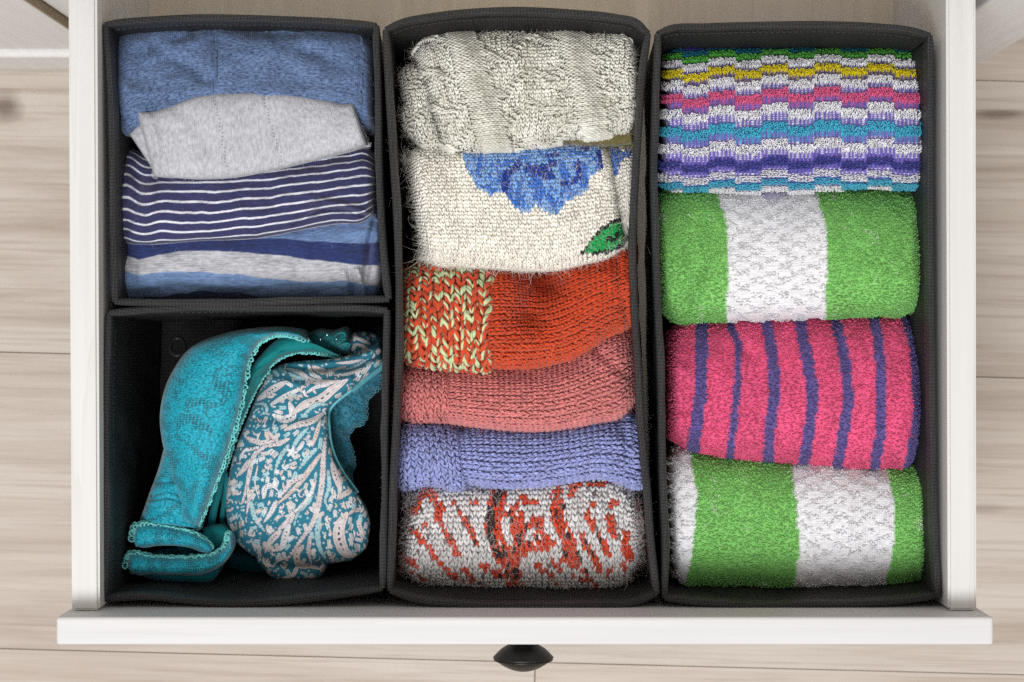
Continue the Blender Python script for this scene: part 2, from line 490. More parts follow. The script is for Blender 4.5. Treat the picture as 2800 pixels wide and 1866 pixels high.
M = {}
M['side_wood'] = mat_white_wood('side_wood', 'Y')
M['front_wood'] = mat_white_wood('front_wood', 'X', base=(.64, .64, .65), amt=.25, streak_amt=.08)
M['bottom_wood'] = mat_white_wood('bottom_wood', 'Y', base=(.80, .72, .60), dark=(.68, .60, .48), amt=.35, streak_amt=0)
M['dresser_wood'] = mat_white_wood('dresser_wood', 'Z', base=(.70, .695, .69), amt=.2, streak_amt=.05)
M['plank'] = mat_plank('laminate_plank')
M['joint'] = mat_plain('joint_dark', rgb(176, 162, 150), .8)
M['weave'] = mat_weave('black_weave', c0=.005, c1=.09, spec=.3, pitch=.0017)
M['rim'] = mat_weave('rim_weave', c0=.004, c1=.15, pitch=.0015, rough=.45, spec=.4)
M['edge'] = mat_plain('beech_edge', rgb(150, 132, 108), .6, noise=.3, nscale=300)
M['thread'] = mat_plain('black_thread', (.05, .05, .052), .5)
M['metal'] = mat_plain('burnished_iron', (.035, .033, .032), .42, .85, .5, noise=.4, nscale=220)
M['yarn'] = mat_yarn('wool_yarn')
M['chunky'] = mat_yarn('chunky_yarn', ply=14.0, var=.2)
M['terry'] = mat_yarn('terry_cotton', sheen=.15, rough=.75, ply=9.0, var=.15)
M['hair'] = mat_yarn('wool_hair', sheen=.0, rough=.6, ply=0.0, var=.05)
M['jersey'] = mat_jersey('heather_jersey', heather=.75, hscale=(420, 900))
M['rib'] = mat_jersey('grey_fine_rib', pitch=.0010, heather=.26, depth=.0005, hscale=(600, 300), rowk=0.0)
M['striped'] = mat_jersey('striped_jersey', heather=.14, hscale=(400, 500))
M['wide'] = mat_jersey('wide_stripe_jersey', heather=.34, hscale=(220, 800))
M['print'] = mat_jersey('printed_cotton', pitch=.0006, rows=.0006, heather=.05, depth=.00015, sheen=.1, rough=.7)
M['lace'] = mat_lace('stretch_lace')
M['satin'] = mat_jersey('satin_lining', pitch=.0007, rows=.0007, heather=.06, depth=.0002, sheen=.1, rough=.45)
M['ground'] = mat_jersey('knit_ground', pitch=.0013, rows=.0013, heather=.25, depth=.0005)

# ------------------------------------------------------------------ cloth surfaces
class Surf:
    """A folded piece of cloth: a pillow over the plan outline given by column pairs
    (far edge point, near edge point), with sides that roll down to the box floor."""
    def __init__(s, C, z, hz, tilt=0.0, p=2.6, pe=2.4, re=(60, 60), skirt=.06, tuck=18, nu=104, nt=60, K=6, cap=True,
                 creases=(), noise=(.0012, 90, 60), zu=None, asym=0.0):
        s.cap = cap
        if hz > .0155 and skirt > .06: z -= .32 * hz; hz *= 1.32; tilt *= 1.3
        a = np.linspace(0, 1, nu)
        u = .5 * a + .5 * (.5 - .5 * np.cos(PI * a))
        b = np.linspace(0, 1, nt)
        t = -np.cos(PI * (.35 * b + .65 * b)) * 1.0
        t = .35 * (2 * b - 1) + .65 * t
        CC = spline(np.asarray(C, float), u)
        Pt, Pb = CC[:, :2], CC[:, 2:4]
        mid = (Pt + Pb) / 2
        L = np.r_[0, np.cumsum(np.linalg.norm(np.diff(mid, axis=0), axis=1))]
        d0, d1 = L, L[-1] - L
        def end(d, r):
            if r <= 0: return np.ones_like(d)
            q = np.clip((r - d) / r, 0, 1)
            return (1 - q ** pe) ** (1 / pe)
        g = np.minimum(end(d0, re[0]), end(d1, re[1]))
        f = (1 - np.abs(t) ** p) ** (1 / p)
        ui = np.r_[np.zeros(K, int), np.arange(nu), np.full(K, nu - 1)]
        ti = np.r_[np.zeros(K, int), np.arange(nt), np.full(K, nt - 1)]
        uk = np.r_[np.arange(K, 0, -1), np.zeros(nu), np.arange(1, K + 1)] / K
        tk = np.r_[np.arange(K, 0, -1), np.zeros(nt), np.arange(1, K + 1)] / K
        T = t[ti][None, :]
        px = Pt[ui][:, None, 0] + (Pb - Pt)[ui][:, None, 0] * (T + 1) / 2
        py = Pt[ui][:, None, 1] + (Pb - Pt)[ui][:, None, 1] * (T + 1) / 2
        Z = z + hz * f[ti][None, :] * g[ui][:, None] + tilt * T * (0.5 + 0.5 * g[ui][:, None])
        Z = Z + asym * (u[ui][:, None] - .5)
        if zu is not None:
            Z = Z + np.interp(u[ui], zu[0], zu[1])[:, None]
        ed = np.minimum(f[ti][None, :], g[ui][:, None])
        if noise:
            Z = Z + noise[0] * fbm(px / noise[1] + z * 991, py / noise[2] + hz * 771, 3) * (.35 + .65 * ed)
        for P, w, dep in creases:
            dd = dist_poly(px, py, P)
            Z = Z + dep * np.exp(-(dd / w) ** 2)
        k = np.maximum(uk[:, None], tk[None, :])
        # the sides roll in under the pillow
        cxy = mid[ui][:, None, :]
        tw = tuck * (k ** 1.5)
        dx = cxy[..., 0] - px; dy = cxy[..., 1] - py
        ln = np.hypot(dx, dy) + 1e-6
        px2 = px + dx / ln * np.minimum(tw, ln); py2 = py + dy / ln * np.minimum(tw, ln)
        P3 = Wp(px2, py2, Z)
        P3[..., 2] = Z - skirt * k
        s.px, s.py, s.P = px, py, P3
        s.u = u[ui]; s.t = t[ti]
        s.K, s.nu, s.nt = K, nu, nt
        gu = np.gradient(P3, axis=0); gv = np.gradient(P3, axis=1)
        n = np.cross(gv, gu); ln = np.linalg.norm(n, axis=2, keepdims=True)
        n = n / (ln + 1e-14)
        if n[K + nu // 2, K + nt // 2, 2] < 0: n = -n; s.flip = True
        else: s.flip = False
        s.N = n
        du = np.linalg.norm(np.diff(P3, axis=0), axis=2)[:, K:-K].mean(1)
        dv = np.linalg.norm(np.diff(P3, axis=1), axis=2)[K:-K].mean(0)
        s.cu = np.r_[0, np.cumsum(du)]; s.cv = np.r_[0, np.cumsum(dv)]
        s.cu0, s.cu1 = s.cu[K], s.cu[K + nu - 1]
        s.cv0, s.cv1 = s.cv[K], s.cv[K + nt - 1]
    def idx(s, U, V):
        fu = np.interp(U, s.cu, np.arange(len(s.cu))); fv = np.interp(V, s.cv, np.arange(len(s.cv)))
        iu = np.clip(fu.astype(int), 0, len(s.cu) - 2); iv = np.clip(fv.astype(int), 0, len(s.cv) - 2)
        return iu, iv, fu - iu, fv - iv
    def samp(s, A, U, V):
        iu, iv, a, b = s.idx(U, V)
        if A.ndim == 3: a = a[..., None]; b = b[..., None]
        return ((A[iu, iv] * (1 - a) + A[iu + 1, iv] * a) * (1 - b) + (A[iu, iv + 1] * (1 - a) + A[iu + 1, iv + 1] * a) * b)
    def at(s, U, V):
        n = s.samp(s.N, U, V); n = n / (np.linalg.norm(n, axis=-1, keepdims=True) + 1e-9)
        return s.samp(s.P, U, V), n
    def build(s, name, mat, parent, colf, inset=0.0):
        nu, nt = s.px.shape
        idx = np.arange(nu * nt).reshape(nu, nt)
        q = np.stack([idx[:-1, :-1], idx[1:, :-1], idx[1:, 1:], idx[:-1, 1:]], -1).reshape(-1, 4)
        if not s.flip: q = q[:, ::-1] if np.cross(s.P[s.K + 20, s.K + 20] - s.P[s.K + 19, s.K + 20], s.P[s.K + 20, s.K + 21] - s.P[s.K + 20, s.K + 20])[2] < 0 else q
        U = np.repeat(s.cu[:, None], nt, 1); V = np.repeat(s.cv[None, :], nu, 0)
        c = colf(s.px, s.py, U, V) if callable(colf) else colf
        c = np.broadcast_to(c, (nu, nt, 3)).reshape(-1, 3)
        P = s.P - s.N * inset
        ring = np.r_[idx[0, :], idx[1:, -1], idx[-1, :-1][::-1], idx[1:-1, 0][::-1]].tolist()
        return mesh_obj(name, P.reshape(-1, 3), q, mat, parent, col=c, uv=np.stack([U, V], -1).reshape(-1, 2), ngons=[ring] if s.cap else None)

def jit(n, s=.12):
    return 1 + s * RNG.standard_normal((n, 1))

def knit(S, cw, ch, colf, wale='v', r=.27, thick=1.0, gap=0.0, ru=(-.007, .007), rv=(-.006, .007), k=5, m=3, slant=.46,
         purl=None, lift=0.0, jitter=.06, urange=None, hmod=None, length=1.3, ply=1, turns=1.2, vin=.05):
    """stockinette stitches: two slanted legs of yarn in every cell, lying on the cloth S"""
    if wale == 'v':
        A0, A1 = S.cu0 + ru[0], S.cu1 + ru[1]; B0, B1 = S.cv0 + rv[0], S.cv1 + rv[1]
    else:
        A0, A1 = S.cv0 + rv[0], S.cv1 + rv[1]; B0, B1 = S.cu0 + ru[0], S.cu1 + ru[1]
    if urange: A0, A1 = urange
    na = max(2, int(round((A1 - A0) / cw))); nb = max(2, int(round((B1 - B0) / ch)))
    cw = (A1 - A0) / na; ch = (B1 - B0) / nb
    I, J = np.meshgrid(np.arange(na), np.arange(nb), indexing='ij'); I = I.ravel(); J = J.ravel()
    a0 = A0 + I * cw; b0 = B0 + J * ch
    out = []
    sgrid = np.linspace(0, 1, k)
    prof = np.sin(PI * (0.12 + .76 * sgrid)) ** .7
    ctrU, ctrV = (a0 + cw / 2, b0 + ch / 2) if wale == 'v' else (b0 + ch / 2, a0 + cw / 2)
    cpx = S.samp(S.px, ctrU, ctrV); cpy = S.samp(S.py, ctrU, ctrV)
    pm = purl(I, J, cpx, cpy) if purl is not None else np.zeros(len(I), bool)
    hm = hmod(I, J, cpx, cpy) if hmod is not None else 0.0
    w = cw * (1 - gap)
    for side in (0, 1):
        n = len(I)
        ja = RNG.normal(0, jitter, n) * cw; jb = RNG.normal(0, jitter, n) * ch
        ea = cw / 2 + (-1 if side == 0 else 1) * w * slant; ei = cw / 2 + (-1 if side == 0 else 1) * w * vin
        aa = a0[:, None] + ja[:, None] + ea + (ei - ea) * sgrid[None]
        bb = b0[:, None] + jb[:, None] + ch * ((.5 - length / 2) + length * sgrid[None])
        rr = (w * r * prof)[None] * (1 + .12 * RNG.standard_normal((n, 1)))
        hh = (w * r * thick) * (.35 + .75 * np.sin(PI * sgrid))[None] + lift
        hh = hh + (hm[:, None] if np.ndim(hm) else hm)
        # purl bumps: short arcs lying across the wale
        if pm.any():
            pa = a0[:, None] + cw * (-.15 + 1.3 * sgrid[None]) if side == 0 else a0[:, None] + cw * (.35 + 1.3 * sgrid[None])
            pb = b0[:, None] + ch * (.28 + .45 * side) - ch * .35 * np.sin(PI * sgrid)[None]
            ph = w * r * (1.2 + 1.6 * np.sin(PI * sgrid))[None] + lift
            aa = np.where(pm[:, None], pa, aa); bb = np.where(pm[:, None], pb, bb); hh = np.where(pm[:, None], ph, hh)
        U, V = (aa, bb) if wale == 'v' else (bb, aa)
        P, n3 = S.at(U, V)
        P = P + n3 * hh[..., None]
        if ply == 2:
            tg = np.gradient(P, axis=1); sd = np.cross(tg, n3); sd /= np.linalg.norm(sd, axis=2, keepdims=True) + 1e-12
            lp = S.samp(S.px, U[:, k // 2], V[:, k // 2]); lq = S.samp(S.py, U[:, k // 2], V[:, k // 2])
            p0 = RNG.uniform(0, 2 * PI, n)[:, None]
            for pl in (0, 1):
                phs = p0 + 2 * PI * turns * sgrid[None] + PI * pl
                X = P + sd * (rr * .48 * np.cos(phs))[..., None] + n3 * (rr * .42 * np.sin(phs))[..., None]
                c = colf(lp, lq, I, J, side + 2 * pl) * np.clip(jit(n, .09), .6, 1.4)
                out.append(tubes(X, rr * .66, m, c, ref=np.array([.05, .07, .99])))
            continue
        lp = S.samp(S.px, U[:, k // 2], V[:, k // 2]); lq = S.samp(S.py, U[:, k // 2], V[:, k // 2])
        c = colf(lp, lq, I, J, side) * np.clip(jit(n, .09), .6, 1.4)
        out.append(tubes(P, rr, m, c, ref=np.array([.05, .07, .99])))
    return merge(out)

def terry(S, pu, pv, colf, w=.0016, h=.0026, r=.0003, lean=(0, -.6), k=6, m=3, ru=(-.005, .005), rv=(-.004, .005), jx=.3, jy=None, hs=.25, stag=True, spread=.5):
    U = np.arange(S.cu0 + ru[0], S.cu1 + ru[1], pu); V = np.arange(S.cv0 + rv[0], S.cv1 + rv[1], pv)
    I, J = np.meshgrid(np.arange(len(U)), np.arange(len(V)), indexing='ij'); I = I.ravel(); J = J.ravel()
    u = U[I] + (J % 2) * pu * .5 * stag + RNG.normal(0, jx, len(I)) * pu; v = V[J] + RNG.normal(0, jx if jy is None else jy, len(I)) * pv
    px = S.samp(S.px, u, v); py = S.samp(S.py, u, v)
    c, keep, hk = colf(px, py, u, v, I, J)
    u, v, c = u[keep], v[keep], c[keep]; hk = hk[keep] if np.ndim(hk) else np.full(len(u), hk)
    P, n3 = S.at(u, v)
    e = 1e-4
    Pu = S.at(u + e, v)[0] - P; Pv = S.at(u, v + e)[0] - P
    Pu /= np.linalg.norm(Pu, axis=1, keepdims=True) + 1e-12; Pv /= np.linalg.norm(Pv, axis=1, keepdims=True) + 1e-12
    n = len(u)
    la = lean[0] + RNG.normal(0, spread, n); lb = lean[1] + RNG.normal(0, spread * .8, n)
    D = n3 + la[:, None] * Pu + lb[:, None] * Pv
    D /= np.linalg.norm(D, axis=1, keepdims=True)
    rot = RNG.normal(0, .5, n)
    Sd = np.cos(rot)[:, None] * Pu + np.sin(rot)[:, None] * Pv
    th = np.linspace(-.15 * PI, 1.15 * PI, k)
    hh = h * hk * (1 + hs * RNG.standard_normal(n)); ww = w * (1 + .2 * RNG.standard_normal(n))
    X = P[:, None] + Sd[:, None] * (np.cos(th)[None] * ww[:, None] / 2)[..., None] + D[:, None] * ((np.sin(th)[None] * .5 + .5) * hh[:, None] - .0004)[..., None]
    c = c * np.clip(jit(n, .08), .7, 1.3)
    return tubes(X, r, m, c)

def hairs(S, n, length, col, r=.00007, ru=(-.01, .01), rv=(-.01, .01), up=.5, curl=1.0, edge=False, k=5):
    if length < .0055: r = r * .62
    u = RNG.uniform(S.cu0 + ru[0], S.cu1 + ru[1], n); v = RNG.uniform(S.cv0 + rv[0], S.cv1 + rv[1], n)
    if edge:
        e = RNG.integers(0, 4, n)
        w = np.abs(RNG.normal(0, .004, n))
        u = np.where(e == 0, S.cu0 + w - .003, np.where(e == 1, S.cu1 - w + .003, u))
        v = np.where(e == 2, S.cv0 + w - .003, np.where(e == 3, S.cv1 - w + .003, v))
    P, n3 = S.at(u, v)
    a = RNG.uniform(0, 2 * PI, n)
    d = np.stack([np.cos(a), np.sin(a), 0 * a], -1) + n3 * (up * RNG.random((n, 1)) + .1)
    d /= np.linalg.norm(d, axis=1, keepdims=True)
    side = np.cross(d, n3); side /= np.linalg.norm(side, axis=1, keepdims=True) + 1e-9
    L = np.minimum(length * RNG.lognormal(0, .45, n), length * 1.6)
    s = np.linspace(0, 1, k)
    b = RNG.normal(0, curl, (n, 1)); b2 = RNG.normal(0, curl * .6, (n, 1)); lift = RNG.uniform(.0, .5, (n, 1))
    X = P[:, None] + n3[:, None] * (.0006 + L[:, None] * lift * np.sin(PI * s)[None] * .5)[..., None] + d[:, None] * (L[:, None] * s[None])[..., None] \
        + side[:, None] * (L[:, None] * (b * s[None] ** 2 * .6 + b2 * np.sin(2 * PI * s)[None] * .2))[..., None]
    R = np.repeat((r * np.linspace(1, .5, k))[None], n, 0)
    col = np.asarray(col, float)
    if col.ndim == 1: col = np.broadcast_to(col, (n, 3))
    else: col = col[RNG.integers(0, len(col), n)]
    return ribbons(X, R, col)

# ------------------------------------------------------------------ floor
def build_floor():
    fl = box('floor', -3, 3, -3, 3, -.03, -.0045, M['joint'])
    fl['kind'] = 'structure'; fl['label'] = 'pale grey-brown laminate plank floor under the drawer'
    ang = -math.atan(.0255)
    c, s_ = math.cos(ang), math.sin(ang)
    pitch = 811 * CAMZ / FPX
    # seam that passes (100, 1776)
    p0 = Wp(100, 1776, 0)
    wid = pitch - .0004
    joints = {0: -.55, -1: .0112 , 1: .75, 2: -.3, 3: .5, -2: -.9, -3: .3}
    for row in range(-3, 5):
        cuts = [-2.6, joints.get(row, .2), joints.get(row, .2) + 1.38, 3.2] if row != 0 else [-2.6, -1.0, 1.1, 3.2]
        for x0, x1 in zip(cuts[:-1], cuts[1:]):
            yb = row * pitch
            o = box('plank', 0, x1 - x0 - .0006, 0, wid, -.008, 0, M['plank'], fl, bev=.0003, seg=1)
            lx, ly = x0 - p0[0], yb
            o.location = (p0[0] + c * lx - s_ * ly, p0[1] + s_ * lx + c * ly, 0)
            o.rotation_euler = (0, 0, ang)
build_floor()

# ------------------------------------------------------------------ dresser, cabinet, drawer
YF = .1735
def build_dresser():
    d = empty('dresser', 'white-stained wooden dresser the drawer is pulled out of', 'dresser')
    m = M['dresser_wood']
    box('stile', -.2705, -.2470, YF + .0105, YF + .40, 0, .42, m, d, .001)
    box('stile', .2520, .3050, YF, YF + .40, 0, .42, m, d, .0015)
    box('rail', -.2465, .2515, YF + .002, YF + .022, .340, .42, m, d, .001)
    box('back_panel', -.2465, .2515, YF + .385, YF + .398, .02, .41, m, d)
    box('bottom_shelf', -.2465, .2515, YF + .01, YF + .38, .085, .10, m, d)
    c = empty('cabinet', 'white cabinet with a low plinth left of the dresser', 'cabinet')
    box('door', -.80, -.2725, YF + .0050, YF + .024, .0592, .42, M['dresser_wood'], c, .001)
    box('edge_band', -.2723, -.2712, YF + .0052, YF + .024, .0592, .42, M['edge'], c, .0003)
    box('side_panel', -.80, -.2715, YF + .0242, YF + .40, .0, .42, M['dresser_wood'], c, .001)
    box('plinth', -.80, -.2712, YF, YF + .0235, 0, .0588, M['dresser_wood'], c, .0028, 4)
build_dresser()

def prism(name, P0, P1, z0, z1, mat, parent, bev):
    """board with a slanted plan: P0 = (x_out, x_in) at the near end, P1 at the far end (x_out, x_in), ys"""
    import bmesh
    bm = bmesh.new()
    V = []
    for z in (z0, z1):
        for x, y in (P0[0], P0[1], P1[1], P1[0]):
            V.append(bm.verts.new((x, y, z)))
    bm.faces.new(V[0:4][::-1]); bm.faces.new(V[4:8])
    for i in range(4):
        j = (i + 1) % 4
        bm.faces.new((V[i], V[j], V[4 + j], V[4 + i]))
    bmesh.ops.recalc_face_normals(bm, faces=list(bm.faces))
    bmesh.ops.bevel(bm, geom=list(bm.edges), offset=bev, segments=2, affect='EDGES')
    me = bpy.data.meshes.new(name); bm.to_mesh(me); bm.free(); me.materials.append(mat)
    o = bpy.data.objects.new(name, me); COL.objects.link(o); o.parent = parent
    return o

def build_drawer():
    d = empty('drawer', 'open white wooden drawer holding four black fabric boxes', 'drawer')
    def xz(px, y_px): return Wp(px, y_px, Z_SIDE)
    yn = Wp(0, 1670, Z_SIDE)[1]; yf = .42
    def line(pa, ya, pb, yb, y):
        a, b = xz(pa, ya), xz(pb, yb)
        return a[0] + (b[0] - a[0]) * (y - a[1]) / (b[1] - a[1])
    lo = [(line(186, 0, 195, 1668, y), y) for y in (yn, yf)]
    li = [(line(264, 0, 272, 1668, y), y) for y in (yn, yf)]
    ro = [(line(2669, 0, 2671, 1668, y), y) for y in (yn, yf)]
    ri = [(line(2588, 0, 2593, 1668, y), y) for y in (yn, yf)]
    zb = Z_BASE - .016
    prism('side_panel', (lo[0], li[0]), (lo[1], li[1]), zb, Z_SIDE, M['side_wood'], d, .0014)
    prism('side_panel', (ri[0], ro[0]), (ri[1], ro[1]), zb, Z_SIDE, M['side_wood'], d, .0014)
    box('bottom_panel', li[0][0] - .004, ri[0][0] + .004, yn + .0005, yf, Z_BASE - .008, Z_BASE, M['bottom_wood'], d)
    box('back_panel', li[1][0] + .0005, ri[1][0] - .0005, yf - .015, yf - .001, Z_BASE + .0005, Z_SIDE - .004, M['bottom_wood'], d, .001)
    zf = CAMZ - .980
    f0 = Wp(153, 1685, zf); f1 = Wp(2717, 1764, zf)
    box('front_panel', f0[0], f1[0], f1[1], yn - .0003, .115, zf, M['front_wood'], d, .0016, 3)
    # knob: turned lens-shaped disc on a neck, axis towards the viewer's bottom edge
    zk = CAMZ - 1.055
    kx = Wp(1431, 1790, zk)[0]
    prof = [(.0002, .0125), (.0004, .0125), (.0030, .0062), (.0095, .0058), (.0115, .0075), (.0150, .0125), (.0185, .0160), (.0193, .0167),
            (.0200, .0160), (.0204, .0152), (.0212, .0146), (.0235, .0115), (.0258, .0068), (.0268, .0030), (.0270, .0002)]
    y0 = f1[1]
    n = 64
    P = np.array(spline(np.array(prof), 46))
    P[:, 1] = np.maximum(P[:, 1], .0002)
    ph = np.linspace(0, 2 * PI, n, endpoint=False)
    V = np.stack([kx + P[:, 1][:, None] * np.cos(ph), (y0 - P[:, 0])[:, None] + 0 * ph[None], zk + P[:, 1][:, None] * np.sin(ph)], -1)
    idx = np.arange(len(P) * n).reshape(len(P), n)
    q = np.stack([idx[:-1], np.roll(idx[:-1], -1, 1), np.roll(idx[1:], -1, 1), idx[1:]], -1).reshape(-1, 4)
    kb = mesh_obj('knob', V.reshape(-1, 3), q, M['metal'], d)
    kb['label'] = 'dark metal lens-shaped knob'
    rg = np.stack([kx + .0158 * np.cos(ph), 0 * ph + y0 - .0203, zk + .0158 * np.sin(ph)], -1)[None]
    v, q, c, u = tubes(rg, .0006, 8, closed=True)
    mesh_obj('ridge', v, q, M['metal'], kb)
    return d
build_drawer()

# ------------------------------------------------------------------ fabric storage boxes
def build_box(label, sides, wr=1.0):
    """sides: far, right, near, left rim lines in photograph pixels, each from corner to corner, clockwise"""
    root = empty('storage_box', label, 'storage box', 'black fabric storage boxes in the drawer')
    R = [Wp(*np.array(spline(np.array(s, float), 64)).T, Z_RIM) for s in sides]
    for i in range(4):  # join corners
        j = (i + 1) % 4
        c = (R[i][-1] + R[j][0]) / 2
        w = np.linspace(0, 1, 64)[:, None] ** 6
        R[i] = R[i] + (c - R[i][-1]) * w
        R[j] = R[j] + (c - R[j][0]) * w[::-1]
    cen = np.mean([r.mean(0) for r in R], 0)
    corners = [r[0] for r in R]
    base = []
    for c in corners:
        b = c + (cen - c) / np.linalg.norm(cen - c) * .0045; b = b.copy(); b[2] = Z_BOXF
        base.append(b)
    bx = np.array(base)
    # base board
    n = 2
    v = np.concatenate([bx, bx - np.array([0, 0, .0025])])
    q = [(0, 3, 2, 1)[::-1], (4, 5, 6, 7)[::-1]] + [(i, (i + 1) % 4, 4 + (i + 1) % 4, 4 + i) for i in range(4)]
    mesh_obj('base', v, q, M['weave'], root, uv=v[:, :2], smooth=False)
    stitch = []
    for i in range(4):
        r = R[i]; a, b = base[i], base[(i + 1) % 4]
        s = np.linspace(0, 1, 64)
        L = np.r_[0, np.cumsum(np.linalg.norm(np.diff(r, axis=0), axis=1))]
        bl = a[None] + (b - a)[None] * s[:, None]
        nv = 18
        vv = np.linspace(0, 1, nv)
        k = (vv ** .8)[None, :, None]
        G = r[:, None] * (1 - k) + bl[:, None] * k
        G[..., 2] = Z_RIM - .003 - (Z_RIM - .003 - Z_BOXF) * vv[None]
        tang = np.gradient(r, axis=0); tang[:, 2] = 0; tang /= np.linalg.norm(tang, axis=1, keepdims=True)
        inn = np.stack([tang[:, 1], -tang[:, 0], 0 * tang[:, 0]], -1)
        if (inn[32] * (cen - r[32])).sum() < 0: inn = -inn
        wrk = fbm(L[:, None] * 55 + i * 9.1 + cen[0] * 50, vv[None] * 4 + i, 3) * .0022 * wr
        env = np.sin(PI * s)[:, None] ** .6 * np.clip(vv[None] * 6, 0, 1)
        G = G + inn[:, None] * (wrk * env)[..., None]
        th = .0013
        inner = G + inn[:, None] * th; outer = G - inn[:, None] * th
        nn = 64 * nv
        I0 = np.arange(nn).reshape(64, nv); I1 = I0 + nn
        def quads(I, f):
            q = np.stack([I[:-1, :-1], I[1:, :-1], I[1:, 1:], I[:-1, 1:]], -1).reshape(-1, 4)
            return q[:, ::-1] if f else q
        q = np.concatenate([quads(I0, 0), quads(I1, 1)])
        for e0, e1 in ((I0[:, 0], I1[:, 0]), (I0[:, -1], I1[:, -1]), (I0[0], I1[0]), (I0[-1], I1[-1])):
            q = np.concatenate([q, np.stack([e0[:-1], e0[1:], e1[1:], e1[:-1]], -1)])
        uv = np.stack([np.repeat(L[:, None], nv, 1), np.repeat(vv[None] * .125, 64, 0)], -1).reshape(-1, 2)
        mesh_obj('wall_panel', np.concatenate([inner.reshape(-1, 3), outer.reshape(-1, 3)]), q, M['weave'], root, uv=np.concatenate([uv, uv]))
        # folded rim: a flat-sided hem over the board edge
        hw, hh = .0019, .0080
        wob = fbm(L * 40 + i * 3.3, L * 0 + cen[1] * 30, 3)[:, None]
        cs = [(-1, -1.6), (-1.08, -.6), (-1, .05), (-.72, .36), (-.25, .48), (.25, .48), (.72, .36), (1, .05), (1.12, -.6), (1.02, -1.6)]
        ring = np.array(cs)
        ex = np.clip(np.minimum(s, 1 - s) * L[-1] / .006, 0, 1)[:, None]
        wd = hw * (1 + .22 * wob) * (.8 + .2 * ex)
        X = r[:, None] + inn[:, None] * (ring[:, 0][None, :] * wd + .0006 * wob)[..., None]
        X[..., 2] = Z_RIM + ring[:, 1][None] * hh * .62 + .0008 * wob - .0006 * (1 - ex)
        nr = len(cs); ii = np.arange(64 * nr).reshape(64, nr)
        q = quads(ii, 1)
        arc = np.r_[0, np.cumsum(np.linalg.norm(np.diff(ring * np.array([hw, hh * .62]), axis=0), axis=1))]
        uv = np.stack([np.repeat(L[:, None], nr, 1), np.repeat(arc[None], 64, 0)], -1).reshape(-1, 2)
        mesh_obj('rim', X.reshape(-1, 3), q, M['rim'], root, uv=uv)
        # running stitch below the hem, on both faces
        for f, sg in ((inner, 1), ):
            step = .0032
            ns = int(L[-1] / step) - 2
            for e in range(1, ns):
                l0, l1 = e * step, e * step + .0021
                zz = Z_RIM - .0090
                fv = (Z_RIM - .003 - zz) / (Z_RIM - .003 - Z_BOXF) * (nv - 1)
                a0 = np.array([np.interp(np.linspace(l0, l1, 4), L, f[:, int(fv), c]) for c in range(3)]).T
                a1 = np.array([np.interp(np.linspace(l0, l1, 4), L, f[:, int(fv) + 1, c]) for c in range(3)]).T
                fr = fv - int(fv)
                p = a0 * (1 - fr) + a1 * fr
                nrm = np.array([np.interp(l0, L, inn[:, c]) for c in range(3)]) * sg
                stitch.append(p + nrm * np.array([-.0001, .0004, .0004, -.0001])[:, None])
    v, q, c, u = tubes(np.array(stitch), .00022, 4)
    stuff(mesh_obj('stitching', v, q, M['thread'], root))
    return root

boxes = [
    ('small black fabric box at far left packed with folded blue garments', [
        [(288, 68), (330, 62), (420, 55), (540, 49), (680, 51), (800, 55), (920, 61), (1028, 70)],
        [(1028, 70), (1033, 270), (1039, 540), (1050, 700), (1064, 818)],
        [(1064, 818), (900, 822), (700, 829), (500, 830), (314, 826)],
        [(314, 826), (309, 600), (306, 380), (297, 160), (288, 68)]]),
    ('small black fabric box at near left holding two bras', [
        [(300, 855), (400, 847), (600, 842), (800, 842), (960, 842), (1059, 848)],
        [(1059, 848), (1055, 1000), (1052, 1150), (1050, 1400), (1047, 1608)],
        [(1047, 1608), (960, 1622), (860, 1636), (760, 1646), (600, 1650), (490, 1640), (400, 1632), (330, 1635), (286, 1638)],
        [(286, 1638), (291, 1500), (290, 1300), (292, 1050), (300, 855)]]),
    ('long black fabric box in the middle packed with knitted wool socks', [
        [(1054, 82), (1100, 62), (1180, 46), (1290, 34), (1416, 29), (1560, 36), (1680, 48), (1740, 62), (1772, 92)],
        [(1772, 92), (1757, 200), (1747, 335), (1738, 478), (1731, 700), (1736, 850), (1745, 1000), (1759, 1230), (1767, 1300), (1781, 1486), (1797, 1622)],
        [(1797, 1622), (1740, 1646), (1600, 1655), (1400, 1656), (1240, 1652), (1150, 1642), (1066, 1616)],
        [(1066, 1616), (1070, 1486), (1076, 1290), (1084, 1141), (1091, 918), (1090, 717), (1081, 526), (1068, 335), (1060, 190), (1054, 82)]]),
    ('long black fabric box at right packed with folded terry cloth', [
        [(1800, 92), (1830, 80), (1930, 74), (2060, 70), (2266, 68), (2400, 74), (2490, 84), (2543, 98)],
        [(2543, 98), (2545, 240), (2543, 400), (2545, 690), (2547, 868), (2552, 1208), (2558, 1480), (2567, 1628)],
        [(2567, 1628), (2450, 1645), (2200, 1653), (1950, 1651), (1818, 1636)],
        [(1818, 1636), (1820, 1525), (1812, 1290), (1808, 1052), (1796, 740), (1788, 450), (1795, 200), (1800, 92)]]),
]
for lb, sd in boxes:
    build_box(lb, sd)

# ------------------------------------------------------------------ upper left box: folded jersey
FA = 'folded garments in the far left box'
def ramp_lines(py, lines, cs, px, soft=3.0):
    """colour bands split by boundary curves y(x)"""
    c = np.broadcast_to(cs[0], np.shape(px) + (3,)).copy()
    for (xs, ys), k in zip(lines, cs[1:]):
        m = np.clip((py - np.interp(px, xs, ys)) / soft + .5, 0, 1)[..., None]
        c = c * (1 - m) + np.asarray(k) * m
    return c

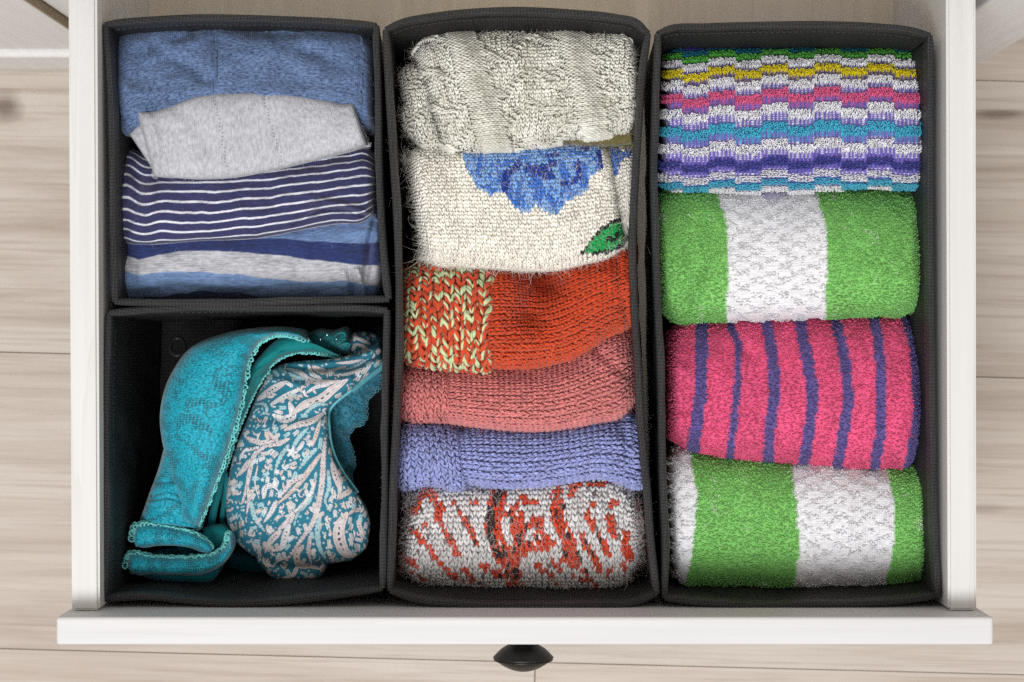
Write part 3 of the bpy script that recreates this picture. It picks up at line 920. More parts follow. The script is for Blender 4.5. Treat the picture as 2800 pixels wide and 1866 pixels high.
def garments_left():
    # blue heather garment
    r = empty('folded_shirt', 'heather blue folded garment against the far rim, largest plain blue one', 'garment', FA)
    S = Surf(cols(Z1, [(550, 330, 584, 600), (556, 220, 596, 670), (590, 158, 630, 690), (700, 134, 720, 660), (900, 112, 900, 620), (1060, 110, 1060, 600),
                       (1300, 98, 1300, 600), (1550, 104, 1550, 620), (1750, 122, 1770, 650), (1840, 160, 1860, 660), (1882, 220, 1888, 640)]),
             .2545, .019, .004, p=2.9, re=(45, 35), noise=(.0055, 120, 70), skirt=.085,
             creases=[(pts(Z1, [(1050, 150), (1085, 300), (1070, 470)]), 6, -.0016), (pts(Z1, [(1030, 150), (1065, 300), (1045, 470)]), 14, .0012),
                      (pts(Z1, [(1815, 190), (1822, 350), (1815, 520)]), 5, -.0014), (pts(Z1, [(780, 230), (850, 290), (960, 330), (1040, 400)]), 17, -.0038),
                      (pts(Z1, [(880, 200), (960, 170), (990, 130)]), 12, -.004), (pts(Z1, [(1150, 130), (1300, 160), (1500, 170)]), 14, -.003),
                      (pts(Z1, [(600, 420), (720, 480), (900, 470)]), 16, .002), (pts(Z1, [(1400, 200), (1560, 250), (1680, 300)]), 20, -.0025)])
    blue = rgb(94, 115, 152)
    S.build('body', M['jersey'], r, lambda px, py, U, V: blue * (1 + .25 * fbm(px / 60, py / 18, 3))[..., None])
    # stitched seam ridges
    for P in ([(1058, 150), (1090, 300), (1078, 470)], [(1824, 190), (1830, 350), (1824, 520)]):
        q = np.array(spline(np.array(pts(Z1, P)), 40))
        iz = Wp(q[:, 0], q[:, 1], .2745)
        # follow the cloth
        fl = [np.argmin((S.px - a) ** 2 + (S.py - b) ** 2) for a, b in q]
        X = S.P.reshape(-1, 3)[fl] + np.array([0, 0, .0002])
        v, qq, c, u = tubes(X[None], .0006, 6, blue * .9)
        mesh_obj('seam', v, qq, M['jersey'], r, col=c, uv=u * .01)
    tube_obj('fuzz', hairs(S, 900, .0016, rgb(175, 195, 225), r=.00004), M['hair'], r)

    # grey ribbed piece on top
    r = empty('folded_sock', 'pale grey finely ribbed folded piece lying on the blue garment', 'garment', FA)
    grey = rgb(186, 187, 194)
    S2 = Surf(cols(Z1, [(652, 676, 768, 850), (690, 640, 790, 858), (760, 600, 850, 860), (820, 590, 900, 850)]), .267, .005, 0, p=4, re=(10, 40), noise=(.0008, 60, 30), skirt=.012, tuck=6, nt=80, nu=60, K=5)
    S2.build('fold', M['rib'], r, grey)
    S = Surf(cols(Z1, [(690, 560, 776, 890), (740, 566, 810, 895), (850, 537, 880, 898), (1000, 482, 1000, 905), (1180, 468, 1180, 895), (1350, 464, 1390, 855),
                       (1500, 478, 1540, 820), (1650, 506, 1700, 780), (1740, 524, 1800, 752), (1782, 518, 1856, 730)]), .2715, .0105, .001, p=3.2, re=(14, 16), noise=(.0016, 150, 60), skirt=.020, tuck=8,
             creases=[(pts(Z1, [(1078, 470), (1110, 640), (1148, 890)]), 3.0, -.0012), (pts(Z1, [(1328, 465), (1370, 640), (1432, 850)]), 3.0, -.0012),
                      (pts(Z1, [(740, 560), (800, 720), (790, 890)]), 10, .0015), (pts(Z1, [(900, 560), (1000, 620), (1060, 760)]), 22, -.0015)])
    S.build('body', M['rib'], r, grey)
    S3 = Surf(cols(Z1, [(1760, 540, 1810, 740), (1785, 520, 1850, 740), (1800, 560, 1868, 735)]), .266, .004, 0, p=3, re=(8, 8), skirt=.012, tuck=4, nu=60, nt=70, K=5)
    S3.build('fold', M['rib'], r, grey)
    tube_obj('fuzz', hairs(S, 300, .0012, rgb(240, 240, 245), r=.00004, edge=True), M['hair'], r)
    # needle-hole rows along the seams
    ds = []
    for P in ([(1078, 475), (1110, 640), (1148, 885)], [(1328, 470), (1370, 640), (1432, 845)]):
        q = np.array(spline(np.array(pts(Z1, P)), 46))
        fl = [np.argmin((S.px - a) ** 2 + (S.py - b) ** 2) for a, b in q]
        X = S.P.reshape(-1, 3)[fl] + np.array([0, 0, .0003])
        for a in X[::2]:
            ds.append([a + np.array([-.0004, .0001, 0]), a, a + np.array([.0004, -.0001, 0])])
    tube_obj('stitching', tubes(np.array(ds), .00016, 4, rgb(120, 122, 130)), M['yarn'], r)

    # navy with thin white stripes
    r = empty('folded_shirt', 'navy folded garment with thin white stripes below the grey piece', 'garment', FA)
    S = Surf(cols(Z1, [(588, 800, 550, 1180), (626, 755, 622, 1222), (760, 780, 720, 1236), (1000, 800, 1000, 1218), (1300, 790, 1300, 1206), (1550, 770, 1550, 1158),
                       (1750, 742, 1720, 1132), (1850, 735, 1840, 1118), (1893, 780, 1890, 1078)]), .2540, .0160, .006, p=2.5, re=(26, 26), noise=(.0040, 85, 45), skirt=.08, nt=190, nu=220,
             creases=[(pts(Z1, [(620, 820), (700, 900), (690, 1000), (640, 1150)]), 12, -.0035), (pts(Z1, [(760, 860), (760, 980), (750, 1150)]), 16, .0028),
                      (pts(Z1, [(1560, 1060), (1620, 1010), (1720, 1030), (1860, 1080)]), 8, .0035), (pts(Z1, [(1480, 1130), (1620, 1060), (1760, 1060), (1870, 1100)]), 7, -.0035),
                      (pts(Z1, [(1500, 850), (1700, 800), (1880, 790)]), 10, -.002)])
    def stripes(px, py, U, V):
        w = V + .0019 * fbm(px / 75, py / 220, 3) + .0008 * np.sin(px / 42 + py / 60) * np.clip(1.3 - (px - 310) / 420, .15, 1) + .0016 * np.exp(-((px - Z1(640, 0)[0]) / 22) ** 2) - .0012 * np.exp(-((px - Z1(730, 0)[0]) / 25) ** 2) \
            + .0018 * np.exp(-((px - Z1(1640, 0)[0]) / 45) ** 2) * np.clip((py - Z1(0, 980)[1]) / 60, 0, 1)
        f = (w / .0058) % 1.0
        e = .012
        k = np.clip((np.abs(f - .5) - .395) / .03 + .5, 0, 1)
        return rgb(58, 58, 98) * (1 - k)[..., None] + rgb(226, 228, 236) * k[..., None]
    S.build('body', M['striped'], r, stripes)
    tube_obj('fuzz', hairs(S, 400, .0018, rgb(150, 155, 190), r=.00004), M['hair'], r)

    # wide stripes
    r = empty('folded_shirt', 'folded garment with wide blue, navy and grey stripes at the near rim', 'garment', FA)
    S = Surf(cols(Z1, [(574, 1240, 569, 1480), (598, 1170, 598, 1515), (720, 1140, 720, 1522), (1000, 1130, 1000, 1520), (1300, 1110, 1300, 1516), (1600, 1090, 1600, 1516),
                       (1780, 1060, 1800, 1514), (1880, 1040, 1900, 1508), (1920, 1100, 1938, 1460)]), .2470, .0175, .003, p=2.7, re=(20, 26), noise=(.0036, 100, 50), skirt=.08, nt=170, nu=190,
             creases=[(pts(Z1, [(1890, 1120), (1860, 1250), (1850, 1350), (1840, 1420)]), 9, -.006), (pts(Z1, [(1760, 1370), (1775, 1430), (1780, 1500)]), 8, -.004),
                      (pts(Z1, [(1800, 1360), (1830, 1420), (1840, 1500)]), 9, .003), (pts(Z1, [(620, 1250), (680, 1320), (680, 1420)]), 12, -.003), (pts(Z1, [(800, 1400), (1000, 1430), (1300, 1440)]), 14, .002)])
    lb, nv, gr = rgb(118, 146, 190), rgb(50, 62, 112), rgb(188, 189, 196)
    def L(P):
        P = np.array(pts(Z1, P)); return P[:, 0], P[:, 1]
    wob = lambda px: 0
    lines = [L([(560, 1150), (1000, 1190), (1300, 1203), (1500, 1210), (1850, 1232), (1940, 1225)]),
             L([(580, 1235), (640, 1290), (700, 1312), (800, 1285), (900, 1270), (1100, 1266), (1300, 1280), (1500, 1300), (1700, 1325), (1800, 1335), (1940, 1345)]),
             L([(580, 1340), (640, 1370), (700, 1392), (800, 1375), (900, 1370), (1200, 1386), (1500, 1420), (1650, 1425), (1740, 1415), (1800, 1425), (1940, 1450)]),
             L([(580, 1480), (700, 1490), (820, 1488), (900, 1466), (1050, 1458), (1200, 1464), (1350, 1488), (1500, 1498), (1700, 1500), (1940, 1504)])]
    lines[3] = (lines[3][0], lines[3][1] + 7)
    def bands(px, py, U, V):
        py = py + 5.0 * fbm(px / 55, py / 200, 3)
        return ramp_lines(py, lines, [lb, nv, gr, lb, rgb(44, 55, 100)], px, 2.5)
    S.build('body', M['wide'], r, bands)
    tube_obj('fuzz', hairs(S, 300, .0018, rgb(180, 190, 215), r=.00004), M['hair'], r)
garments_left()

# ------------------------------------------------------------------ middle box: wool socks
FC = 'knitted wool socks in the middle box'
def socks():
    PXM = .98 / FPX     # metres per photograph pixel up there
    # 1 ---- cream and grey marl
    r = empty('wool_sock', 'cream and grey marled chunky wool sock at the far end of the middle box', 'sock', FC)
    S = Surf(cols(Z3, [(285, 300, 440, 830), (335, 245, 500, 858), (430, 206, 600, 864), (600, 192, 720, 850), (850, 176, 880, 850), (1050, 180, 1050, 822), (1250, 178, 1250, 795),
                       (1420, 186, 1420, 775), (1500, 212, 1500, 758), (1540, 300, 1530, 700)]), .2555, .0180, .004, p=2.8, re=(34, 20), noise=(.0024, 110, 70), skirt=.08,
             creases=[(pts(Z3, [(520, 230), (600, 450), (730, 800)]), 28, .0030), (pts(Z3, [(1140, 200), (1200, 450), (1290, 740)]), 26, .0028), (pts(Z3, [(900, 250), (960, 520), (1080, 780)]), 24, -.0024), (pts(Z3, [(400, 260), (470, 500), (560, 800)]), 16, -.0022), (pts(Z3, [(850, 200), (1000, 230), (1100, 300)]), 20, -.0025)])
    SF = Surf(cols(Z3, [(200, 430, 290, 800), (240, 385, 340, 852), (330, 365, 430, 868), (440, 380, 490, 860)]), .2420, .0150, .003, p=2.6, re=(24, 10), noise=(.0012, 70, 60), skirt=.07, nu=80, K=8)
    SG = Surf(cols(Z3, [(205, 640, 250, 760), (235, 600, 290, 790), (290, 590, 340, 800)]), .2440, .010, 0, re=(14, 10), skirt=.05, nu=60, nt=60, K=6)
    cream = rgb(242, 240, 230); cream2 = rgb(222, 219, 206)
    def cc(px, py, I, J, side):
        n = fbm(px / 50, py / 35, 3)
        k = np.clip(.5 + 1.4 * n, 0, 1)[:, None]
        return cream * k + cream2 * (1 - k)
    def pur(I, J, px, py):
        x = (px - 1000) / .4783; y = py / .4783
        b1 = np.abs(x - (500 + .33 * (y - 230) + 40)) < 88
        b2 = np.abs(x - (1150 + .25 * (y - 200) + 20)) < 80
        zz = (y + .35 * x + 40 * np.sin(x / 45)) % 190
        return b1 | b2 | ((zz < 34) & (RNG.random(len(px)) < .8))
    base = lambda px, py, U, V: cream2 * .9
    cw, ch = 13.5 * PXM, 10.8 * PXM
    flk = []
    for nm, s_ in (('body', S), ('fold', SF), ('fold', SG)):
        b = s_.build(nm, M['ground'], r, base, inset=.0002)
        tube_obj('stitches', knit(s_, cw, ch, cc, purl=pur, thick=1.1, r=.30, hmod=lambda I, J, px, py: .0003 * fbm(px / 20, py / 20, 2) + .0006 * np.sin(((px - 1000) / .4783 - .30 * py / .4783) / 52), jitter=.1), M['yarn'], b)
        # dark twisted fleck thread
        n = {True: 2600, False: 600}[s_ is S]
        u = RNG.uniform(s_.cu0 - .004, s_.cu1 + .004, n); v = RNG.uniform(s_.cv0 - .004, s_.cv1 + .008, n)
        P, n3 = s_.at(u, v); px = s_.samp(s_.px, u, v); py = s_.samp(s_.py, u, v)
        keep = (fbm(px / 26, py / 16, 2) + .25 * (py > Z3(0, 380)[1]) > .05)
        P, n3 = P[keep], n3[keep]; n = len(P)
        a = RNG.choice([-.5, .45, 2.0, -.35], n) + RNG.normal(0, .25, n)
        d = np.stack([np.cos(a), np.sin(a), 0 * a], -1)
        sx = np.linspace(-1, 1, 5)
        Lh = RNG.uniform(.0007, .0014, n)
        X = P[:, None] + d[:, None] * (sx[None] * Lh[:, None])[..., None] + n3[:, None] * (.0010 + .0003 * (1 - sx ** 2))[None, :, None]
        tube_obj('fleck_thread', ribbons(X, np.full(X.shape[:2], .00016), np.repeat(rgb(70, 66, 50)[None], len(X), 0)), M['hair'], b)
        tube_obj('fuzz', [hairs(s_, 1500 if s_ is S else 400, .0035, rgb(232, 229, 220), r=.00007), hairs(s_, 300 if s_ is S else 60, .004, rgb(225, 222, 212), r=.00005, edge=True, curl=2.0)], M['hair'], b)
    SO = Surf(cols(Z3, [(1130, 790, 1140, 815), (1220, 770, 1230, 830), (1400, 745, 1400, 832), (1525, 735, 1525, 826)]), .2590, .0060, .0, re=(14, 6), p=2.2, skirt=.04, nu=90, nt=60, K=6)
    ol = rgb(112, 104, 62)
    b = SO.build('toe_patch', M['ground'], r, ol); b['label'] = 'olive brown wool patch'
    tube_obj('fuzz', hairs(SO, 900, .004, [rgb(130, 120, 75), rgb(95, 88, 50), rgb(190, 185, 160)], r=.00007), M['hair'], b)

    # 2 ---- cream with blue flower
    r = empty('wool_sock', 'cream fuzzy wool sock with a blue knitted flower and green leaf', 'sock', FC)
    S = Surf(cols(Z3, [(238, 900, 330, 1470), (285, 856, 390, 1505), (450, 836, 500, 1518), (650, 830, 680, 1527), (850, 822, 880, 1541), (1050, 806, 1090, 1538), (1220, 798, 1250, 1503),
                       (1330, 812, 1400, 1460), (1400, 890, 1474, 1400)]), .2535, .0170, .006, p=3.0, re=(36, 24), noise=(.0018, 140, 80), skirt=.08,
             creases=[(pts(Z3, [(500, 1000), (560, 1150), (520, 1300)]), 30, -.0012), (pts(Z3, [(1260, 1000), (1360, 1130), (1430, 1300)]), 18, -.0012)])
    SR = Surf(cols(Z3, [(1390, 850, 1470, 1335), (1450, 838, 1500, 1320), (1522, 850, 1512, 1240)]), .2475, .0130, .003, re=(8, 16), skirt=.07, nu=80, K=8)
    cr = rgb(247, 243, 232)
    flower = pts(Z3, [(552, 880), (575, 960), (600, 1010), (640, 1080), (690, 1100), (720, 1115), (770, 1092), (815, 1120), (840, 1170), (885, 1215), (940, 1218), (970, 1170), (1000, 1190), (1030, 1218), (1110, 1218),
                      (1150, 1150), (1200, 1125), (1270, 1085), (1280, 1010), (1320, 985), (1352, 965), (1345, 880), (1320, 800), (1200, 780), (800, 790), (600, 810)])
    leaf = pts(Z3, [(1226, 1448), (1262, 1400), (1290, 1350), (1330, 1320), (1362, 1288), (1410, 1262), (1452, 1236), (1500, 1240), (1500, 1390), (1455, 1412), (1380, 1446), (1300, 1452)])
    leafi = pts(Z3, [(1250, 1440), (1285, 1392), (1310, 1352), (1345, 1330), (1380, 1296), (1425, 1272), (1456, 1256), (1490, 1260), (1490, 1380), (1445, 1398), (1380, 1430), (1300, 1440)])
    darkb = [([(875, 940), (830, 985), (795, 1010), (800, 1080)], 16), ([(935, 965), (1000, 985), (1050, 1010)], 20), ([(1010, 970), (1075, 935)], 16), ([(1045, 890), (1090, 885)], 10), ([(1218, 930), (1222, 1010), (1180, 1050)], 13),
             ([(1120, 1050), (1150, 1040)], 11), ([(1240, 850), (1270, 860)], 9), ([(1330, 870), (1340, 960)], 9)]
    midb = [([(770, 1000), (820, 1110)], 22), ([(960, 1000), (1000, 1100)], 24), ([(650, 900), (640, 1010)], 10), ([(1120, 940), (1160, 1080)], 14), ([(1240, 960), (1250, 1050)], 20), ([(880, 1050), (860, 1180)], 12), ([(1050, 1120), (1080, 1190)], 12), ([(930, 900), (760, 950)], 9), ([(680, 1060), (720, 1090)], 10), ([(1150, 860), (1290, 900)], 8)]
    def cc(px, py, I, J, side):
        c = np.repeat((cr * (1 + .08 * 0))[None], len(px), 0) * (1 + .10 * fbm(px / 60, py / 60, 2))[:, None]
        fl = in_poly(px, py, flower)
        b = np.repeat(rgb(134, 178, 232)[None], len(px), 0)
        mid = np.zeros(len(px), bool); dk = np.zeros(len(px), bool)
        for P, w in midb: mid |= dist_poly(px, py, np.array(pts(Z3, P))) < w * .62
        for P, w in darkb: dk |= dist_poly(px, py, np.array(pts(Z3, P))) < w * .62
        mid |= (RNG.random(len(px)) < .22)
        b[mid] = rgb(66, 122, 210); b[dk] = rgb(30, 62, 158)
        c[fl] = b[fl]
        lo = in_poly(px, py, leaf); li = in_poly(px, py, leafi)
        c[lo] = rgb(24, 32, 28)
        c[li] = rgb(24, 168, 84)
        vein = li & (dist_poly(px, py, np.array(pts(Z3, [(1380, 1362), (1410, 1370), (1440, 1345)]))) < 4.5)
        c[vein] = rgb(24, 40, 30)
        return c
    def gcol(px, py, U, V):
        sh = px.shape
        return cc(px.ravel(), py.ravel(), None, None, 0).reshape(sh + (3,))
    b = S.build('body', M['ground'], r, gcol, inset=.0002)
    cw, ch = 12.6 * PXM, 11.2 * PXM
    tube_obj('stitches', knit(S, cw, ch, cc, r=.37, thick=.6, jitter=.10, length=1.3), M['yarn'], b)
    tube_obj('fuzz', [hairs(S, 4500, .0032, rgb(240, 236, 228), r=.00006), hairs(S, 260, .006, rgb(238, 233, 222), r=.00005, edge=True, curl=2.0), hairs(S, 60, .013, rgb(238, 233, 222), r=.00008, edge=True, curl=1.6),
                      hairs(S, 70, .006, rgb(120, 100, 75), r=.00007)], M['hair'], b)
    def cc2(px, py, I, J, side):
        c = np.repeat(cr[None], len(px), 0)
        k = (dist_poly(px, py, np.array(pts(Z3, [(1420, 850), (1440, 900), (1420, 960)]))) < 16) | (dist_poly(px, py, np.array(pts(Z3, [(1500, 860), (1490, 890)]))) < 8)
        c[k] = rgb(60, 105, 190)
        return c
    b = SR.build('fold', M['ground'], r, cr * .95)
    tube_obj('stitches', knit(SR, cw, ch, cc2, r=.30, jitter=.08), M['yarn'], b)
    tube_obj('fuzz', [hairs(SR, 500, .004, rgb(240, 236, 228), r=.00007)], M['hair'], b)

    # 3 ---- orange
    r = empty('wool_sock', 'orange wool sock with an orange and pale green flecked cuff', 'sock', FC)
    org = rgb(214, 76, 34); grn = rgb(200, 216, 168)
    SC = Surf(cols(Z4, [(262, 225, 232, 720), (325, 172, 285, 762), (450, 160, 430, 788), (600, 165, 590, 803), (720, 178, 690, 815), (778, 195, 750, 812)]), .2500, .0190, .006, p=2.2, re=(34, 16), noise=(.001, 90, 90), skirt=.08)
    SL = Surf(cols(Z4, [(740, 200, 735, 785), (850, 185, 880, 793), (950, 195, 1000, 790), (1060, 230, 1120, 770), (1160, 205, 1240, 740), (1300, 135, 1350, 685), (1450, 90, 1480, 597), (1580, 45, 1590, 548), (1628, 45, 1632, 515)]),
              .2495, .0175, .006, p=2.1, re=(6, 14), noise=(.0012, 110, 60), skirt=.08,
              creases=[(pts(Z4, [(1030, 150), (1040, 300), (1010, 460)]), 52, -.019), (pts(Z4, [(1090, 150), (1130, 280)]), 44, -.016), (pts(Z4, [(1300, 250), (1500, 250), (1640, 300)]), 25, .002), (pts(Z4, [(1540, 80), (1560, 300), (1600, 520)]), 12, -.0025)])
    def oc(px, py, I, J, side):
        return np.repeat(org[None], len(px), 0) * (1 + .12 * fbm(px / 30, py / 30, 2))[:, None]
    def oc2(px, py, I, J, side):
        c = np.repeat(org[None], len(px), 0)
        g = RNG.random(len(px)) < (.40 + .25 * np.sin(J * 2.1 + I * 1.3 + side))
        c[g] = grn
        return c
    b = SC.build('cuff', M['ground'], r, org * .8, inset=.0004)
    tube_obj('stitches', knit(SC, 33 * PXM, 26 * PXM, oc2, r=.22, thick=1.3, k=8, m=4, jitter=.06, slant=.44, length=1.35, ply=2, turns=.8), M['chunky'], b)
    tube_obj('fuzz', [hairs(SC, 1200, .004, [org, grn, rgb(225, 110, 70)], r=.00007), hairs(SC, 300, .005, [org, rgb(225, 150, 110)], r=.00006, edge=True)], M['hair'], b)
    b = SL.build('leg', M['ground'], r, org * .8, inset=.0004)
    tube_obj('stitches', knit(SL, 22 * PXM, 16 * PXM, oc, wale='u', r=.26, thick=1.2, k=6, m=3, jitter=.05, gap=.14, length=1.4, ply=2), M['chunky'], b)
    tube_obj('fuzz', [hairs(SL, 1800, .0035, [org, rgb(226, 96, 52)], r=.00007), hairs(SL, 250, .005, [rgb(225, 110, 70)], r=.00006, edge=True)], M['hair'], b)

    # 4 ---- pink
    r = empty('wool_sock', 'dusty pink ribbed wool sock below the orange one', 'sock', FC)
    pk = rgb(224, 132, 130)
    S = Surf(cols(Z4, [(214, 810, 210, 1080), (258, 765, 258, 1112), (400, 765, 400, 1122), (510, 775, 515, 1126), (700, 780, 720, 1152), (900, 775, 920, 1169), (1100, 760, 1120, 1170), (1250, 715, 1280, 1147),
                       (1400, 630, 1430, 1118), (1530, 562, 1560, 1085), (1615, 565, 1645, 985)]), .2480, .0180, .007, p=2.05, re=(22, 60), noise=(.0014, 100, 60), skirt=.08,
             creases=[(pts(Z4, [(505, 780), (512, 950), (508, 1120)]), 9, -.0035), (pts(Z4, [(1400, 680), (1480, 760), (1600, 850)]), 14, -.003), (pts(Z4, [(850, 850), (1100, 850), (1300, 780)]), 20, -.0015)])
    def pc(px, py, I, J, side): return np.repeat(pk[None], len(px), 0) * (1 + .12 * fbm(px / 30, py / 30, 2))[:, None]
    b = S.build('body', M['ground'], r, pk * .8, inset=.0004)
    xb = S.cu[np.argmin(np.abs(S.px[:, S.K + S.nt // 2] - Z4(508, 0)[0]))]
    save = (S.cu0, S.cu1)
    S.cu0, S.cu1 = save[0], xb; tube_obj('cuff_stitches', knit(S, 19 * PXM, 17 * PXM, pc, wale='v', r=.27, thick=1.0, k=5, m=3, jitter=.10, ru=(-.007, 0), ply=2), M['chunky'], b)
    S.cu0, S.cu1 = xb, save[1]; tube_obj('stitches', knit(S, 21 * PXM, 16 * PXM, pc, wale='u', r=.26, thick=1.2, k=6, m=3, jitter=.05, gap=.14, ru=(0, .007), length=1.4, ply=2), M['chunky'], b)
    S.cu0, S.cu1 = save
    tube_obj('fuzz', [hairs(S, 2400, .0035, [pk, rgb(228, 150, 152)], r=.00007), hairs(S, 350, .005, [rgb(228, 150, 152)], r=.00006, edge=True)], M['hair'], b)

    # 5 ---- lavender
    r = empty('wool_sock', 'lavender blue ribbed wool sock with a folded cuff', 'sock', FC)
    lv = rgb(160, 168, 224)
    def lc(px, py, I, J, side): return np.repeat(lv[None], len(px), 0) * (1 + .12 * fbm(px / 30, py / 30, 2))[:, None]
    SL = Surf(cols(Z4, [(540, 1185, 580, 1475), (650, 1160, 680, 1503), (850, 1158, 860, 1524), (1050, 1162, 1060, 1512), (1250, 1147, 1280, 1482), (1400, 1117, 1430, 1462), (1530, 1088, 1560, 1492), (1622, 1078, 1652, 1528), (1672, 1120, 1692, 1520)]),
              .2470, .0165, .007, p=2.05, re=(6, 26), noise=(.0012, 110, 60), skirt=.08,
              creases=[(pts(Z4, [(1560, 1120), (1600, 1300), (1660, 1480)]), 12, -.003), (pts(Z4, [(1480, 1230), (1620, 1300)]), 16, .002), (pts(Z4, [(1520, 1440), (1600, 1400)]), 12, -.003)])
    SC = Surf(cols(Z4, [(212, 1180, 194, 1500), (248, 1138, 238, 1530), (350, 1126, 360, 1506), (450, 1136, 470, 1518), (540, 1162, 580, 1537), (566, 1185, 606, 1520)]), .2520, .0165, .007, p=2.1, re=(26, 22), noise=(.0010, 90, 60), skirt=.08, nu=120)
    b = SL.build('leg', M['ground'], r, lv * .8, inset=.0004)
    tube_obj('stitches', knit(SL, 26 * PXM, 18 * PXM, lc, wale='u', r=.26, thick=1.2, k=6, m=3, jitter=.04, gap=.15, length=1.4, ply=2), M['chunky'], b)
    tube_obj('fuzz', [hairs(SL, 1300, .003, [lv, rgb(190, 195, 235)], r=.00007), hairs(SL, 250, .005, [rgb(190, 195, 235)], r=.00006, edge=True)], M['hair'], b)
    b = SC.build('cuff', M['ground'], r, lv * .8, inset=.0004)
    tube_obj('stitches', knit(SC, 21 * PXM, 18 * PXM, lc, wale='v', r=.27, thick=1.05, k=6, m=3, jitter=.09, ply=2), M['chunky'], b)
    tube_obj('fuzz', [hairs(SC, 1000, .0035, [lv, rgb(190, 195, 235)], r=.00007), hairs(SC, 250, .006, [rgb(190, 195, 235)], r=.00006, edge=True)], M['hair'], b)

    # 6 ---- red and white jacquard
    r = empty('wool_sock', 'fuzzy white wool sock with red and black jacquard pattern at the near end', 'sock', FC)
    S = Surf(cols(Z5, [(325, 320, 245, 770), (395, 210, 325, 852), (520, 170, 480, 884), (700, 155, 690, 903), (900, 150, 900, 914), (1150, 150, 1150, 910), (1350, 140, 1380, 910), (1550, 118, 1560, 914), (1720, 140, 1700, 907), (1835, 225, 1812, 862), (1895, 400, 1905, 700)]),
             .2450, .0200, .003, p=2.5, re=(44, 44), noise=(.0020, 110, 60), skirt=.075,
             creases=[(pts(Z5, [(700, 200), (900, 240), (1000, 230)]), 18, -.003), (pts(Z5, [(1650, 250), (1750, 400), (1800, 560)]), 22, -.002)])
    red = [([(430, 190), (440, 260), (520, 340), (505, 450)], 32), ([(400, 260), (345, 385)], 24), ([(960, 180), (905, 330), (880, 480), (930, 640), (1010, 760), (1035, 880)], 58), ([(1090, 295), (1200, 335)], 26),
           ([(1335, 270), (1330, 420), (1400, 560), (1450, 730)], 50), ([(1490, 165), (1430, 250)], 30), ([(1050, 420), (1060, 600), (1030, 720)], 48), ([(1290, 590), (1110, 640)], 40), ([(1180, 430), (1240, 560)], 24), ([(1100, 520), (1200, 420)], 22), ([(990, 820), (880, 800), (810, 750)], 26),
           ([(315, 490), (430, 620), (525, 745), (620, 830)], 19), ([(540, 490), (640, 680)], 21), ([(650, 380), (770, 590)], 19), ([(285, 690), (360, 765)], 20), ([(720, 815)], 24), ([(620, 310)], 22), ([(760, 330)], 24), ([(410, 470)], 20),
           ([(1540, 400), (1690, 660)], 20), ([(1500, 540), (1625, 780)], 22), ([(1690, 420), (1722, 540)], 30), ([(1800, 540), (1815, 700)], 32), ([(1190, 750), (1330, 850)], 20), ([(1275, 690), (1350, 790)], 18), ([(1380, 715)], 20), ([(1510, 780), (1560, 840)], 18),
           ([(1585, 330)], 20), ([(1560, 200), (1690, 190)], 18), ([(1680, 320), (1740, 330)], 18), ([(1060, 330), (960, 420)], 18), ([(1230, 440), (1180, 540)], 20), ([(680, 770), (750, 860)], 17), ([(780, 660)], 20), ([(1700, 780), (1680, 820)], 18), ([(1440, 820), (1640, 890)], 12), ([(1790, 760)], 20), ([(330, 800), (420, 840)], 14)]
    wht, rd, bk = rgb(220, 218, 218), rgb(208, 68, 34), rgb(52, 36, 34)
    rp = [(np.array(pts(Z5, P)), w * .3928) for P, w in red]
    def jc(px, py, I, J, side):
        c = np.repeat(wht[None], len(px), 0) * (1 + .08 * fbm(px / 40, py / 40, 2))[:, None]
        m = np.zeros(len(px), bool)
        qx = px + 5 * fbm(px / 14, py / 14, 2); qy = py + 5 * fbm(px / 14 + 40, py / 14, 2)
        for P, w in rp: m |= dist_poly(qx, qy, P) < w
        m &= RNG.random(len(px)) < .96
        c[m] = rd
        bkm = m & (fbm(px / 24 + 9, py / 30, 2) > .25) & (RNG.random(len(px)) < .45)
        c[bkm] = bk
        core = (dist_poly(qx, qy, np.array(pts(Z5, [(940, 230), (880, 340), (860, 470), (910, 620), (960, 700)]))) < 13) & (RNG.random(len(px)) < .6); c[core] = bk
        sp = (~m) & (RNG.random(len(px)) < .03); c[sp] = rgb(110, 100, 98)
        return c
    b = S.build('body', M['ground'], r, lambda px, py, U, V: jc(px.ravel(), py.ravel(), None, None, 0).reshape(px.shape + (3,)) * .85, inset=.0003)
    tube_obj('stitches', knit(S, 16.8 * PXM, 15.5 * PXM, jc, r=.33, thick=1.0, jitter=.09), M['yarn'], b)
    tube_obj('fuzz', [hairs(S, 6500, .004, [rgb(236, 234, 234), rgb(225, 222, 222), rgb(236, 234, 234), rgb(190, 90, 70)], r=.00007), hairs(S, 700, .006, rgb(225, 222, 222), r=.00006, edge=True, curl=2.0), hairs(S, 50, .012, rgb(230, 228, 228), r=.00008, edge=True, curl=1.8)], M['hair'], b)
socks()

